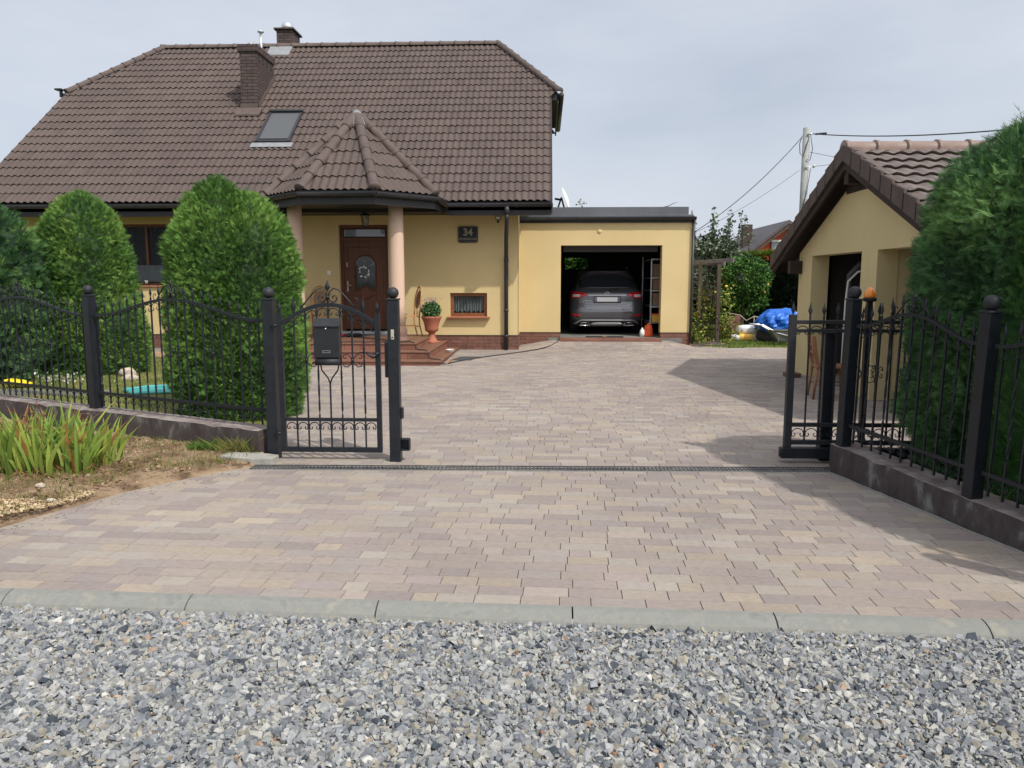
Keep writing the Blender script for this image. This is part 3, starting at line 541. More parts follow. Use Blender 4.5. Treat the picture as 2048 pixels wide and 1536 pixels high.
# roof tiles as real corrugated courses
def tile_slope(name, o, u, s, L, lo, hi, m, parent, course=.36, lift=.020, amp=.036, du=.0188, tintr=.10, seed=1, period=.15, tilew=.3, z0=0.0):
    o = np.array(o, float); u = np.array(u, float); s = np.array(s, float); nn = np.cross(u, s); nc = max(1, int(round(L / course))); c = L / nc; rg = np.random.default_rng(seed)
    V = []; F = []; T = []; base = 0
    for i in range(nc):
        s0, s1 = i * c, min(L, (i + 1) * c + .02); l0, h0 = lo(s0), hi(s0); l1, h1 = lo(s1), hi(s1)
        a, b_ = min(l0, l1), max(h0, h1)
        if b_ - a < .03: continue
        us = np.arange(a, b_ + du, du); us[-1] = b_; k = len(us); off = (i % 2) * 0.0
        w_ = .5 + .5 * np.cos(2 * np.pi * (us + off) / period); w_ = w_ ** .9; tid = np.floor((us + off) / tilew); js = ((us + off) / tilew - tid)
        jig = rg.uniform(-.0025, .0025, int(tid.max() - tid.min()) + 2)[(tid - tid.min()).astype(int)]; pr = z0 + amp * w_ + .006 * js + jig
        ul = np.clip(us, l0, h0); uh = np.clip(us, l1, h1)
        for (uu, sv, h) in ((ul, s0 + .020, pr * .9 - .010), (ul, s0 - .018, pr + lift), (ul, s0 - .018, pr + lift), (uh, s1 - .02, pr * .75 + .002)):
            V.append(o[None] + uu[:, None] * u[None] + sv * s[None] + np.broadcast_to(h, (k,))[:, None] * nn[None])
        j = np.arange(k - 1); F.append(np.stack([base + j, base + j + 1, base + k + j + 1, base + k + j], 1)); F.append(np.stack([base + 2 * k + j, base + 2 * k + j + 1, base + 3 * k + j + 1, base + 3 * k + j], 1))
        tt = (1 + rg.uniform(-tintr, tintr, int(tid.max() - tid.min()) + 2))[(tid[:-1] - tid.min()).astype(int)]; T += [tt, tt]; base += 4 * k
    T = np.concatenate(T); return npmesh(name, np.concatenate(V), np.concatenate(F), m, T[:, None] * np.ones(3), parent=parent, smooth=True)
def ridge_line(b, p, q, r=.095, seg=.38, half=True, up=(0, 0, 1)):
    p = Vector(p); q = Vector(q); D = q - p; n = max(1, round(D.length / seg)); d = D.normalized(); a = d.cross(Vector(up)).normalized(); c = a.cross(d)
    for i in range(n):
        s0 = D.length * i / n; s1 = D.length * (i + 1) / n + .03; k = 10; vs = []
        for (s, rr) in ((s0 - .0, r * 1.16), (s0 + .045, r * 1.14), (s0 + .05, r * 1.02), (s1, r * .94)):
            for j in range(k + 1):
                t = math.pi * (j / k * 1.16 - .08); vs.append(p + d * s + a * (math.cos(t) * rr) + c * (math.sin(t) * rr * .9))
        vs.append(p + d * s0)
        fs = [(m_ * (k + 1) + j, m_ * (k + 1) + j + 1, (m_ + 1) * (k + 1) + j + 1, (m_ + 1) * (k + 1) + j) for m_ in range(3) for j in range(k)] + [(4 * (k + 1), j + 1, j) for j in range(k)]
        b.add(vs, fs, 0, True)
th = math.atan(SL); cs, sn = math.cos(th), math.sin(th); RY, RZ = 22.78, 3.33 + .8 * (22.78 - 16.6); LR = (RY - EY) / cs
XL, XR = -12.63, .13; RL, RRt = -10.95, -1.36; HB = 20.5
def hi_main(s): y = EY + s * cs; return XR if y < HB else .33 + (RRt - .33) * (y - HB) / (RY - HB)
def lo_main(s): y = EY + s * cs; return XL if y < 20.65 else XL + (RL - XL) * (y - 20.65) / (RY - 20.65)
rb = MB()
def rp3(x, y, dz=0): return (x, y, EZ + SL * (min(y, 2 * RY - y) - EY) + dz)
out = [(XL, EY + .02), (XR, EY + .02), (XR, HB), (.33, HB), (RRt, RY), (RL, RY), (XL, 20.65)]
top = [rp3(x, y, -.03) for x, y in out]; bot = [rp3(x, y, -.2) for x, y in out]
rb.add(top, [tuple(range(7))]); rb.add(bot, [tuple(range(7))[::-1]])
for i in range(7): j = (i + 1) % 7; rb.add([top[i], top[j], bot[j], bot[i]], [(0, 1, 2, 3)])
mir = lambda p: (p[0], 2 * RY - p[1], p[2]); rb.add([mir(p) for p in top], [tuple(range(7))[::-1]]); rb.add([mir(p) for p in bot], [tuple(range(7))])
rb.add([rp3(.33, HB, -.03), mir(rp3(.33, HB, -.03)), rp3(RRt, RY, -.03)], [(0, 1, 2)]); rb.add([rp3(XL, 20.65, -.03), mir(rp3(XL, 20.65, -.03)), rp3(RL, RY, -.03)], [(0, 1, 2)])
roof = rb.build('roof', M['fascia'], house)
tile_slope('tile_field', (0, EY, EZ), (1, 0, 0), (0, cs, sn), LR, lo_main, hi_main, M['tile'], roof)
b = MB(); ridge_line(b, rp3(RL - .1, RY, .03), rp3(RRt + .05, RY, .03), .10, .42); ridge_line(b, rp3(.36, HB - .05, .045), rp3(RRt, RY, .05), .095); ridge_line(b, rp3(XL, 20.62, .045), rp3(RL, RY, .05), .095)
b.build('ridge_tiles', M['ridge'], roof)
b = MB()      # dark barge boards, half-hip gutter, eave fascia
b.prism([(EY, EZ - .02), (HB, EZ - .02 + SL * (HB - EY)), (HB, EZ - .26 + SL * (HB - EY)), (EY, EZ - .26)], 'x', XR, XR + .03)
b.prism([(EY, EZ + .02), (20.65, EZ + .02 + SL * (20.65 - EY)), (20.65, EZ - .26 + SL * (20.65 - EY)), (EY, EZ - .26)], 'x', XL - .03, XL)
b.tube([(.40, HB - .05, 6.36), (.40, 25.0, 6.36)], .07, 10); b.box(.30, .34, HB, 25, 6.18, 6.40)
b.tube([(XL - .07, 20.6, 6.5), (XL - .07, 24.9, 6.5)], .07, 10)
b.box(XL, -5.6, 16.62, 16.66, 3.04, 3.30); b.box(-2.05, XR, 16.62, 16.66, 3.04, 3.30)
b.box(XL, XR - .02, 16.66, 17.49, 3.12, 3.14); b.build('barge_board', M['fascia'], roof)
def gutter_run(b, pts, r=.068):
    pts = [Vector(p) for p in pts]
    for p, q in zip(pts[:-1], pts[1:]):
        d = (q - p).normalized(); a = d.cross(Vector((0, 0, 1))).normalized(); k = 10; vs = []
        for e in (p - d * .01, q + d * .01):
            for j in range(k + 1):
                t = math.pi * j / k; vs.append(e + a * (math.cos(t) * r) - Vector((0, 0, math.sin(t) * r)))
            vs += [e + a * r + Vector((0, 0, .012)), e - a * r + Vector((0, 0, .012))]
        n = k + 3; fs = [(j, j + 1, n + j + 1, n + j) for j in range(k)] + [(0, n, n + k + 1, k + 1), (k, k + 2, n + k + 2, n + k), tuple(range(k + 1)), tuple(n + j for j in range(k + 1))[::-1]]
        b.add(vs, fs, 0, True)
        L = (q - p).length; m_ = max(1, int(L / .6))
        for i in range(m_ + 1):
            c = p + (q - p) * (i / m_) if m_ else p
            vs2 = [c + d * e + a * (math.cos(t) * (r + .008)) - Vector((0, 0, math.sin(t) * (r + .008))) for e in (-.018, .018) for t in [math.pi * j / 8 for j in range(9)]]
            b.add(vs2, [(j, j + 1, 9 + j + 1, 9 + j) for j in range(8)], 0, True)
b = MB(); gutter_run(b, [(XL, 16.53, 3.27), (-5.58, 16.53, 3.27)]); gutter_run(b, [(-2.06, 16.53, 3.27), (XR + .02, 16.53, 3.27)]); b.build('gutter', M['gutter'], roof)
b = MB(); b.tube([(-.80, 16.53, 3.22), (-.80, 16.53, 3.05)], .055, 12); b.tube([(-.80, 16.53, 3.06), (-.80, 16.53, 2.98), (-.84, 17.0, 2.55), (-.86, 17.4, 2.22), (-.86, 17.42, 2.1), (-.86, 17.42, .08)], .046, 12)
for z in (2.12, 1.0, .42): b.tube([(-.86, 17.42, z - .03), (-.86, 17.42, z + .03)], .054, 12)
b.build('downpipe', M['gutter'], house)
# porch roof (octagonal)
PC = Vector((-3.85, 16.15, 0)); AP = 1.68; PZ = 3.33; PT = 5.0; CR = AP / math.cos(R(22.5)); sl = math.hypot(AP, PT - PZ)
corners = [PC + Vector((CR * math.cos(R(a)), CR * math.sin(R(a)), PZ)) for a in (-157.5, -112.5, -67.5, -22.5, 22.5)]; corners = [PC + Vector((CR * math.cos(R(202.5)) , CR * math.sin(R(157.5)), PZ))] + corners
pb = MB(); ap = Vector((PC.x, PC.y, PT))
for p, q in zip(corners[:-1], corners[1:]): pb.add([p - Vector((0, 0, .03)), q - Vector((0, 0, .03)), ap - Vector((0, 0, .06))], [(0, 1, 2)])
pb.add([c - Vector((0, 0, .14)) for c in corners], [tuple(range(len(corners)))[::-1]])
for p, q in zip(corners[:-1], corners[1:]): pb.add([p, q, q - Vector((0, 0, .26)), p - Vector((0, 0, .26))], [(3, 2, 1, 0)])
proof = pb.build('porch_roof', M['fascia'], house)
for i, (p, q) in enumerate(zip(corners[:-1], corners[1:])):
    mid = (p + q) / 2; u = (q - p).normalized(); hl = (q - p).length / 2; sdir = (ap - mid); Ls = sdir.length; sdir.normalize()
    tile_slope('tile_field', mid, u, sdir, Ls - .04, lambda s, h=hl, l=Ls: -h * (1 - s / l), lambda s, h=hl, l=Ls: h * (1 - s / l), M['tile'], proof, seed=20 + i)
b = MB()
for c in corners[1:5]: d = (ap - c); ridge_line(b, c + d * -.01 + Vector((0, 0, .045)), c + d * .95 + Vector((0, 0, .05)), .10, .40)
ridge_line(b, (PC.x, PC.y + .1, PT + .02), (PC.x, PC.y + 2.5, PT + .02), .09, .4); b.build('hip_tiles', M['ridge'], proof)
b = MB(); b.lathe([(.30, -.20), (.22, -.06), (.12, .05), (.03, .13)], ap + Vector((0, 0, -.01)), 8, sm=False); b.build('lead_cap', M['lead'], proof)
b = MB(); gutter_run(b, [PC + (c - PC) * 1.045 + Vector((0, 0, c.z * -.045 - .055)) for c in corners[1:5]]); gc = [PC + (c - PC) * 1.045 + Vector((0, 0, c.z * -.045 - .055)) for c in corners[1:5]]
gutter_run(b, [gc[0], (gc[0].x, 16.6, gc[0].z)]); gutter_run(b, [gc[3], (gc[3].x, 16.6, gc[3].z)]); b.build('gutter', M['gutter'], proof)

# chimneys, flues, skylight
def chimney(x0, x1, y0, y1, zb, zt, holes=False, capw=.05, ct_=.17):
    b = MB(); b.box(x0, x1, y0, y1, zb, zt - ct_); b.box(x0 - capw, x1 + capw, y0 - capw, y1 + capw, zt - ct_ + .002, zt); ch = b.build('chimney', M['chbrick'], roof)
    if holes:
        for k in range(4): yy = y0 + .14 + k * .28; b = MB(); b.box(x1 - .02, x1 + .004, yy, yy + .11, zt - .36, zt - .2); b.build('vent_hole', M['dark'], ch)
    return ch
ch = chimney(-7.64, -7.21, 19.8, 21.05, 5.6, 7.50, True, .035)
b = MB(); y0, y1 = 19.78, 21.07
b.prism([(y0, 5.78), (y0, 6.05), (y1, 6.05 + .8 * (y1 - y0)), (y1, 5.86 + .8 * (y1 - y0))], 'x', -7.205, -7.19); b.box(-7.66, -7.19, 19.78, 19.797, 5.78, 6.07); b.prism([(19.5, 5.72), (19.5, 5.76), (19.8, 5.99), (19.8, 5.95)], 'x', -7.72, -7.1); b.build('flashing', M['ridge'], ch)
b = MB(); b.tube([(-7.36, 20.6, 7.3), (-7.36, 20.6, 8.02)], .035, 10); b.lathe([(.03, -.03), (.085, .0), (.085, .015), (.05, .035), (.01, .04)], (-7.36, 20.6, 8.03), 12)
b.tube([(-7.52, 20.3, 7.3), (-7.52, 20.3, 7.72)], .03, 8); b.tube([(-7.44, 20.34, 7.3), (-7.44, 20.34, 7.72)], .022, 8); b.build('flue', M['galv'], ch)
ch2 = chimney(-7.76, -7.30, 23.0, 23.7, 8.0, 8.88, False, .06, .05)
b = MB(); b.lathe([(.17, 0), (.17, .12), (.13, .2), (.1, .21)], (-7.53, 23.3, 8.9), 16); b.build('chimney_cowl', M['galv'], ch2)
b = MB(); b.prism([(22.3, 7.93), (22.3, 7.96), (22.75, 8.34), (22.75, 8.30)], 'x', -7.84, -7.2); b.build('flashing', M['lead'], ch2)
sk_o = Vector((-6.84, 18.5, EZ + SL * (18.5 - EY))); sv = Vector((0, cs, sn)); nv = Vector((0, -sn, cs)); W_ = .83; Hh = 1.47
def sk(u, s, n): return sk_o + Vector((u, 0, 0)) + sv * s + nv * n
def skbox(b, u0, u1, s0, s1, n0, n1, mi=0): b.add([sk(u, s, n) for n in (n0, n1) for s in (s0, s1) for u in (u0, u1)], [(0, 2, 3, 1), (4, 5, 7, 6), (0, 1, 5, 4), (2, 6, 7, 3), (0, 4, 6, 2), (1, 3, 7, 5)], mi)
b = MB(); skbox(b, 0, .06, 0, Hh, 0, .11); skbox(b, W_ - .06, W_, 0, Hh, 0, .11); skbox(b, .06, W_ - .06, 0, .07, 0, .10); skbox(b, -.01, W_ + .01, Hh - .07, Hh + .01, 0, .15); skl = b.build('skylight', M['gutter'], roof, bev=.006)
b = MB(); skbox(b, .06, W_ - .06, .14, Hh - .07, .02, .085); b.build('roller_blind', M['blind'], skl)
b = MB(); skbox(b, .06, W_ - .06, .07, .14, .02, .06); b.build('pane', M['glass'], skl)
b = MB(); skbox(b, -.08, W_ + .08, -.2, 0, .045, .06); b.build('flashing', M['lead'], skl)

# garage wing
GY = 18.6
b = MB(); wall_holes(b, 'y', GY, GY + .3, -.6, 3.5, .424, 3.12, [(.387, 2.784, .424, 2.5)])
b.add([(3.5, GY, .424), (3.5, 25.6, .424), (3.5, 25.6, 3.12), (3.5, GY, 3.12)], [(0, 1, 2, 3)]); gar = b.build('garage_wing', M['plaster'], house)
b = MB(); b.box(-.6, .385, GY - .012, GY + .25, -.05, .424); b.box(2.786, 3.512, GY - .012, GY + .25, -.05, .424); b.box(3.3, 3.512, GY + .25, 25.6, -.05, .424); b.build('plinth', M['plinth'], gar)
b = MB(); b.box(-.6, .387, GY - .02, GY, .426, .436); b.build('plinth_cap', M['fascia'], gar); b = MB(); b.box(2.784, 3.52, GY - .02, GY, .426, .436); b.build('plinth_cap', M['fascia'], gar)
b = MB(); wall_holes(b, 'y', 25.0, 25.2, -.5, 3.4, .3, 3.0, [(.62, 1.42, 2.02, 2.42)]); b.add([(.1, GY + .3, .3), (.1, 25, .3), (.1, 25, 3), (.1, GY + .3, 3)], [(0, 1, 2, 3)]); b.add([(3.3, GY + .3, .3), (3.3, 25, .3), (3.3, 25, 3), (3.3, GY + .3, 3)], [(0, 1, 2, 3)])
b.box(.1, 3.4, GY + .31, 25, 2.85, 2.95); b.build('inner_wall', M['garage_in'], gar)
b = MB(); b.box(.1, 3.3, GY - .02, 25, .2, .305); b.build('garage_floor', mat('garage_floor', [A(150, 150, 142), A(120, 120, 116)], 3, .9), gar)
b = MB(); b.add([(.38, 18.36, .245), (2.79, 18.36, .245), (2.79, 18.58, .307), (.38, 18.58, .307)], [(0, 1, 2, 3)]); b.box(.38, 2.79, 18.3, 18.36, .1, .245); b.build('brick_ramp', M['plinth'], gar)
b = MB(); b.box(-.6, 3.36, GY - .10, GY + .1, 3.2, 3.38); b.box(-.6, 3.36, 25.4, 25.6, 3.2, 3.38); b.box(3.2, 3.36, GY, 25.5, 3.2, 3.38); b.box(-.6, 3.45, GY - .14, GY + .12, 3.125, 3.2); b.box(-.6, 3.45, GY + .1, 25.6, 3.1, 3.2); b.build('parapet', M['parapet'], gar, bev=.006)
b = MB(); gutter_run(b, [(-.6, GY - .10, 3.14), (3.52, GY - .10, 3.14)], .065); b.tube([(3.49, GY - .04, 3.1), (3.49, GY - .04, .2)], .028, 8); b.box(-.6, 3.48, GY - .03, GY - .001, 3.02, 3.12); b.build('gutter', M['gutter'], gar)
b = MB(); b.lathe([(.055, -.01), (.06, 0), (.05, .012)], (0, 0, 0), 14); 
for i, v in enumerate(b.v): b.v[i] = (1.30 + v[0], GY - .004 - v[2], 2.83 + v[1])
b.build('vent_cap', M['plaster2'], gar)
b = MB(); b.box(.45, 2.72, GY + .32, GY + .6, 2.36, 2.84); b.tube([(2.45, 18.95, 2.45), (2.45, 24.5, 2.45)], .03, 6); b.build('rolled_door', mat('rolled_door', [(.05, .05, .055)], rough=.6), gar)
# garage back window frame
b = MB(); b.box(.60, 1.44, 25.02, 25.06, 2.0, 2.04); b.box(.60, 1.44, 25.02, 25.06, 2.4, 2.44); b.box(.60, .64, 25.02, 25.06, 2.04, 2.4); b.box(1.40, 1.44, 25.02, 25.06, 2.04, 2.4); b.build('window', M['dark'], gar)



# ---------------------------------------------------------------- ironwork
def arcs(b, xs, zf, drop=.075, r=.0048, ex=.004):      # C-scroll arches hanging between pickets under a rail zf(x)
    for a, c in zip(xs[:-1], xs[1:]):
        w_ = (c - a) / 2 - .008; m = (a + c) / 2; z = (zf(a) + zf(c)) / 2 - .018; tl = (zf(c) - zf(a)) / (c - a)
        P = []
        for s in (-1, 1):
            arc = [(m + s * w_ * math.sin(t), 0, z - w_ * .95 * (1 - math.cos(t)) * .9) for t in np.linspace(0, math.pi / 2, 6)]
            ex_, ez = arc[-1][0], arc[-1][2]; q = w_ * .30
            arc += [(ex_ - s * q + s * q * math.cos(t), 0, ez - .012 - q * math.sin(t)) for t in np.linspace(.2, math.pi * 1.35, 7)]
            b.tube([(x, 0, zz + tl * (x - m)) for x, _, zz in arc], r, 4, cap=False)
def spear(b, x, z, h=.115, w_=.021, y=0):
    b.lathe([(.006, 0), (.0065, h * .1), (w_ * .6, h * .25), (w_, h * .42), (w_ * .65, h * .62), (.006, h * .85), (.0035, h * .93), (.007, h * .97), (.002, h)], (x, y, z), 6, sy=.5)
def crown(b, cx, z, k=1.0, outer=True):
    for s in (-1, 1):
        p = [(.27, -.05), (.21, .02), (.15, .09), (.10, .135), (.06, .145), (.025, .12), (.01, .075), (.016, .035), (.045, .012), (.078, .022), (.09, .052), (.075, .078), (.052, .072), (.05, .052)]
        b.tube([(cx + s * a * k, 0, z + c * k) for a, c in p], .0068, 5)
        if outer: b.tube([(cx + s * a * k, 0, z + c * k) for a, c in [(.24, -.035), (.285, -.02), (.30, .02), (.28, .05), (.255, .045), (.255, .025)]], .005, 4)
    b.tube([(cx, 0, z - .01), (cx, 0, z + .125 * k)], .008, 4); b.lathe([(.018, -.012), (.018, .012)], (cx, 0, z + .06 * k), 6); spear(b, cx, z + .11 * k, .11 * k, .026)
def xscroll(b, cx, z, k=1.0):
    for s in (-1, 1):
        for t in (-1, 1):
            b.tube([(cx + s * a * k, 0, z + t * c * k) for a, c in [(.006, .0), (.02, .035), (.05, .062), (.085, .055), (.092, .03), (.075, .018), (.06, .03)]], .005, 4)
    b.lathe([(.014, -.015), (.014, .015)], (cx, 0, z), 6)
def picket_mesh(x, z0, z1, sp=True, twist=False, h=.115):
    b = MB()
    if twist:
        n = 26; P = [(x, 0, z0 + (z1 - z0) * i / n) for i in range(n + 1)]; k0 = len(b.v)
        for i, p in enumerate(P):
            a = i * .55 if .25 < i / n < .8 else 0
            b.v += [(p[0] + .0095 * math.cos(a + math.pi / 4 + math.pi / 2 * j), .0095 * math.sin(a + math.pi / 4 + math.pi / 2 * j), p[2]) for j in range(4)]
        f = [(k0 + i * 4 + j, k0 + i * 4 + (j + 1) % 4, k0 + i * 4 + 4 + (j + 1) % 4, k0 + i * 4 + 4 + j) for i in range(n) for j in range(4)] + [(k0, k0 + 1, k0 + 2, k0 + 3), (k0 + n * 4 + 3, k0 + n * 4 + 2, k0 + n * 4 + 1, k0 + n * 4)]
        b.f += f; b.m += [0] * len(f); b.s += [False] * len(f)
    else: b.box(x - .0068, x + .0068, -.0068, .0068, z0, z1)
    if sp: spear(b, x, z1 - .006, h)
    return b
def bell(t): return .5 - .5 * math.cos(2 * math.pi * t)
def fence_panel(parent, off, Lp, n, zlo=.30, zb=.445, zs=1.285, zp=1.47, ck=.9):
    zt = lambda x: zs + (zp - zs) * bell(x / Lp); rot = None
    b = MB(); K = 28; pts = [(Lp * i / K, 0, zt(Lp * i / K)) for i in range(K + 1)]
    for p, q in zip(pts[:-1], pts[1:]): b.bar(p, (q[0] + .002, 0, q[2]), .024, .026)
    pn = b.build('fence_panel', M['iron'], parent, local=True); pn.location = (off, 0, 0)
    b = MB(); b.bar((0, 0, zb), (Lp, 0, zb), .024, .028); b.build('bottom_rail', M['iron'], pn, local=True)
    xs = [Lp * (i + .5) / n for i in range(n)]
    for i, x in enumerate(xs):
        o = picket_mesh(x, zlo, zt(x) + .045, True, i % 2 == 1).build('picket', M['iron'], pn, local=True)
    for zf in (zt, lambda x: zb): b = MB(); arcs(b, xs, zf); b.build('scroll_band', M['iron'], pn, local=True)
    for xc, kk in ((Lp / 2, 1), (xs[max(1, n // 4)], .7)): b = MB(); xscroll(b, xc, .95, kk); b.build('scroll_ornament', M['iron'], pn, local=True)
    b = MB(); crown(b, Lp / 2, zp + .012, ck); b.build('crown_ornament', M['iron'], pn, local=True)
    return pn
def post(parent, x, y, z0, z1, w_=.10, rz=0, m='iron'):
    b = MB(); b.box(-w_ / 2, w_ / 2, -w_ / 2, w_ / 2, z0, z1 - .016); o = b.build('post', M[m], parent, local=True, bev=.004); o.location = (x, y, 0); o.rotation_euler = (0, 0, rz)
    b = MB(); b.box(-w_ / 2 - .006, w_ / 2 + .006, -w_ / 2 - .006, w_ / 2 + .006, z1 - .015, z1); b.build('cap_plate', M['irondust'], o, local=True, bev=.003)
    b = MB(); b.sphere((0, 0, z1 + .049), .053, 18); b.build('ball_finial', M['irondust'], o, local=True); return o
aL = math.atan2(WD.y, WD.x); aR = math.atan2(RD.y, RD.x)
fl = thing('iron_fence', tuple(W0), 'ornate black iron fence on the left low wall in front of the thujas', 'fence', rz=aL)
fence_panel(fl, .075, 2.48, 20); fence_panel(fl, 2.70, 2.48, 20); fence_panel(fl, 5.33, 2.48, 20)
for s in (2.63, 5.26): post(fl, s, 0, .27, 1.51)
fr = thing('iron_fence', tuple(R0), 'ornate black iron fence on the right low wall in front of the dark hedge', 'fence', rz=aR); fr.rotation_euler = (0, .03, aR)
post(fr, .03, 0, .22, 1.51, .092); post(fr, 1.49, 0, .22, 1.51, .092); post(fr, 2.95, 0, .22, 1.51, .092)
fence_panel(fr, .10, 1.32, 11, zp=1.43, ck=.72); fence_panel(fr, 1.56, 1.32, 11, zp=1.43, ck=.72)
for x, y, lab, rz in ((-2.53, 7.0, 'black square gate post with ball top between the left low wall and the wicket gate', aL * 0), (-1.365, 6.93, 'free-standing black square gate post with ball top and bell plate', 0)):
    p = thing('gate_post', (x, y, 0), lab, 'gate post', 'square posts at the wicket gate')
    b = MB(); w_ = .100; b.box(-w_ / 2, w_ / 2, -w_ / 2, w_ / 2, -.05, 1.482); b.build('shaft', M['iron'], p, local=True, bev=.004)
    b = MB(); b.box(-w_ / 2 - .006, w_ / 2 + .006, -w_ / 2 - .006, w_ / 2 + .006, 1.483, 1.498); b.build('cap_plate', M['irondust'], p, local=True, bev=.003)
    b = MB(); b.sphere((0, 0, 1.547), .053, 18); b.build('ball_finial', M['irondust'], p, local=True)
    if x > -2:
        b = MB(); b.box(-.016, .012, -.059, -.050, 1.13, 1.22); b.build('bell_plate', M['brass'], p, local=True, bev=.002)
        b = MB(); b.lathe([(.007, 0), (.007, .004)], (0, 0, 0), 8); b.v = [(v[0] - .002, -.060 - v[2], 1.15 + v[1]) for v in b.v]; b.build('bell_button', M['dark'], p, local=True)
        b = MB(); b.box(-.085, -.051, -.02, .03, .78, 1.10); b.build('lock_box', M['iron'], p, local=True, bev=.003)
        b = MB(); b.box(.051, .075, -.03, .03, .40, .50); b.build('stop_plate', M['iron'], p, local=True, bev=.003)
        b = MB(); b.box(.051, .13, -.03, .035, .10, .115); b.box(.051, .13, -.03, .035, .20, .212); b.box(.12, .132, -.03, .035, .115, .2); b.box(.051, .12, .02, .035, .115, .2); b.build('gate_catcher', M['iron'], p, local=True, bev=.003)
# wicket gate
wg = thing('wicket_gate', (-2.44, 6.95, 0), 'closed black iron wicket gate with arched top and scrolls', 'gate'); GW = .945
b = MB(); b.box(0, .045, -.02, .02, .075, 1.36); b.box(GW - .045, GW, -.02, .02, .075, 1.36); b.box(.045, GW - .045, -.019, .019, .075, .118); b.box(.045, GW - .045, -.012, .012, .365, .395)
ga = lambda x: 1.265 + .175 * math.sin(math.pi * min(1, max(0, (x - .04) / (GW - .08)))) ** .9; K = 20
for i in range(K): x0 = .04 + (GW - .08) * i / K; x1 = .04 + (GW - .08) * (i + 1) / K; b.bar((x0, 0, ga(x0)), (x1 + .002, 0, ga(x1)), .016, .036)
for x in (.022, GW - .022): spear(b, x, 1.36, .115, .024)
b.build('frame', M['iron'], wg, local=True, bev=.002)
xs = [.045 + (GW - .09) * (i + 1) / 8 for i in range(7)]
for i, x in enumerate(xs):
    o = picket_mesh(x, .118, ga(x), False, i % 2 == 0)
    if i in (0, 6): spear(o, x, ga(x) + .01, .16, .024)
    if i == 3:
        o = picket_mesh(x, .118, .72, False, False); o.tube([(x, 0, .72), (x - .02, 0, .77), (x - .075, 0, .84), (x - .085, 0, .90)], .007, 4); o.tube([(x, 0, .72), (x + .02, 0, .77), (x + .075, 0, .84), (x + .085, 0, .90)], .007, 4)
        o.box(x - .0068, x + .0068, -.0068, .0068, 1.30, ga(x))
    o.build('picket', M['iron'], wg, local=True)
ax = [.05] + xs + [GW - .05]
for zf in (lambda x: ga(x) - .008, lambda x: .37): b = MB(); arcs(b, ax, zf); b.build('scroll_band', M['iron'], wg, local=True)
for xc in (xs[5], xs[1]): b = MB(); xscroll(b, xc, .93, .95); b.build('scroll_ornament', M['iron'], wg, local=True)
b = MB(); crown(b, GW / 2, ga(GW / 2) + .01, .95, True); b.build('crown_ornament', M['iron'], wg, local=True)
b = MB(); b.tube([(GW - .05, -.03, 1.005), (GW - .07, -.05, .995), (GW - .10, -.055, 1.01), (GW - .15, -.055, 1.015), (GW - .20, -.055, 1.005)], [.008, .007, .006, .005, .003], 6); b.tube([(GW - .03, -.03, .985), (GW - .065, -.045, .965), (GW - .10, -.05, .985), (GW - .12, -.05, 1.0)], [.018, .014, .008, .004], 6); b.sphere((GW - .025, -.03, .995), .02, 8); b.build('handle', M['iron'], wg, local=True)
for z in (1.25, .25):
    b = MB(); b.tube([(-.06, -.01, z), (.0, -.01, z)], .014, 8); b.box(-.035, -.02, -.03, .02, z - .03, z + .03); b.build('hinge', M['iron'], wg, local=True)
# mailbox hangs on the gate
mb = thing('mailbox', (-1.97, 6.915, .9), 'black steel mailbox with newspaper tube hanging on the wicket gate', 'mailbox')
b = MB(); b.box(-2.085, -1.852, 6.865, 6.925, .965, 1.245); b.build('body', mat('black_box_paint', [(.016, .017, .02), (.022, .023, .027)], 9, .38, .0003, 200), mb, bev=.003)
b = MB(); b.prism([(6.852, 1.243), (6.852, 1.252), (6.925, 1.318), (6.935, 1.318), (6.935, 1.243)], 'x', -2.09, -1.847); b.build('lid', M['irondust'], mb, bev=.003)
b = MB(); b.lathe([(.009, 0), (.009, .004)], (0, 0, 0), 12); b.v = [(v[0] - 1.972, 6.864 - v[2], 1.226 + v[1]) for v in b.v]; b.build('lock', M['steel'], mb)
b = MB(); b.box(-2.005, -1.935, 6.861, 6.865, 1.008, 1.011); b.box(-2.005, -1.935, 6.861, 6.865, 1.026, 1.029); b.box(-2.005, -2.002, 6.861, 6.865, 1.011, 1.026); b.box(-1.938, -1.935, 6.861, 6.865, 1.011, 1.026); b.build('name_frame', M['galv'], mb)
b = MB(); b.tube([(-2.078, 6.895, .925), (-1.858, 6.895, .925)], .034, 14); b.box(-2.07, -1.865, 6.89, 6.92, .955, .966); b.build('newspaper_tube', M['irondust'], mb)

# sliding gate
sg = thing('sliding_gate', (2.20, 7.02, 0), 'black iron sliding gate standing open behind the right fence post', 'gate'); SLn = 2.9
b = MB(); b.box(0, .06, -.03, .03, .14, 1.355)
for z0, z1 in ((1.27, 1.305), (1.195, 1.225), (.335, .37), (.17, .21)): b.box(.06, SLn, -.018, .018, z0, z1)
for x in (1.45, 2.84): b.box(x, x + .05, -.02, .02, .21, 1.27)
b.build('frame', M['irondust'], sg, local=True, bev=.002)
b = MB(); b.box(-.03, SLn, -.045, .045, .045, .14); b.build('track_beam', M['iron'], sg, local=True, bev=.004)
b = MB(); b.lathe([(.033, 0), (.033, .03)], (0, 0, 0), 12); b.v = [(-.035 + v[2] * .3, v[0], .09 + v[1]) for v in b.v]; b.build('end_roller', M['iron'], sg, local=True)
xs = [.06 + .122 * (i + 1) for i in range(22)]
for i, x in enumerate(xs): picket_mesh(x, .21, 1.345, True, i % 2 == 1, .12).build('picket', M['irondust'], sg, local=True)
b = MB(); spear(b, .03, 1.35, .12); b.build('finial', M['iron'], sg, local=True)
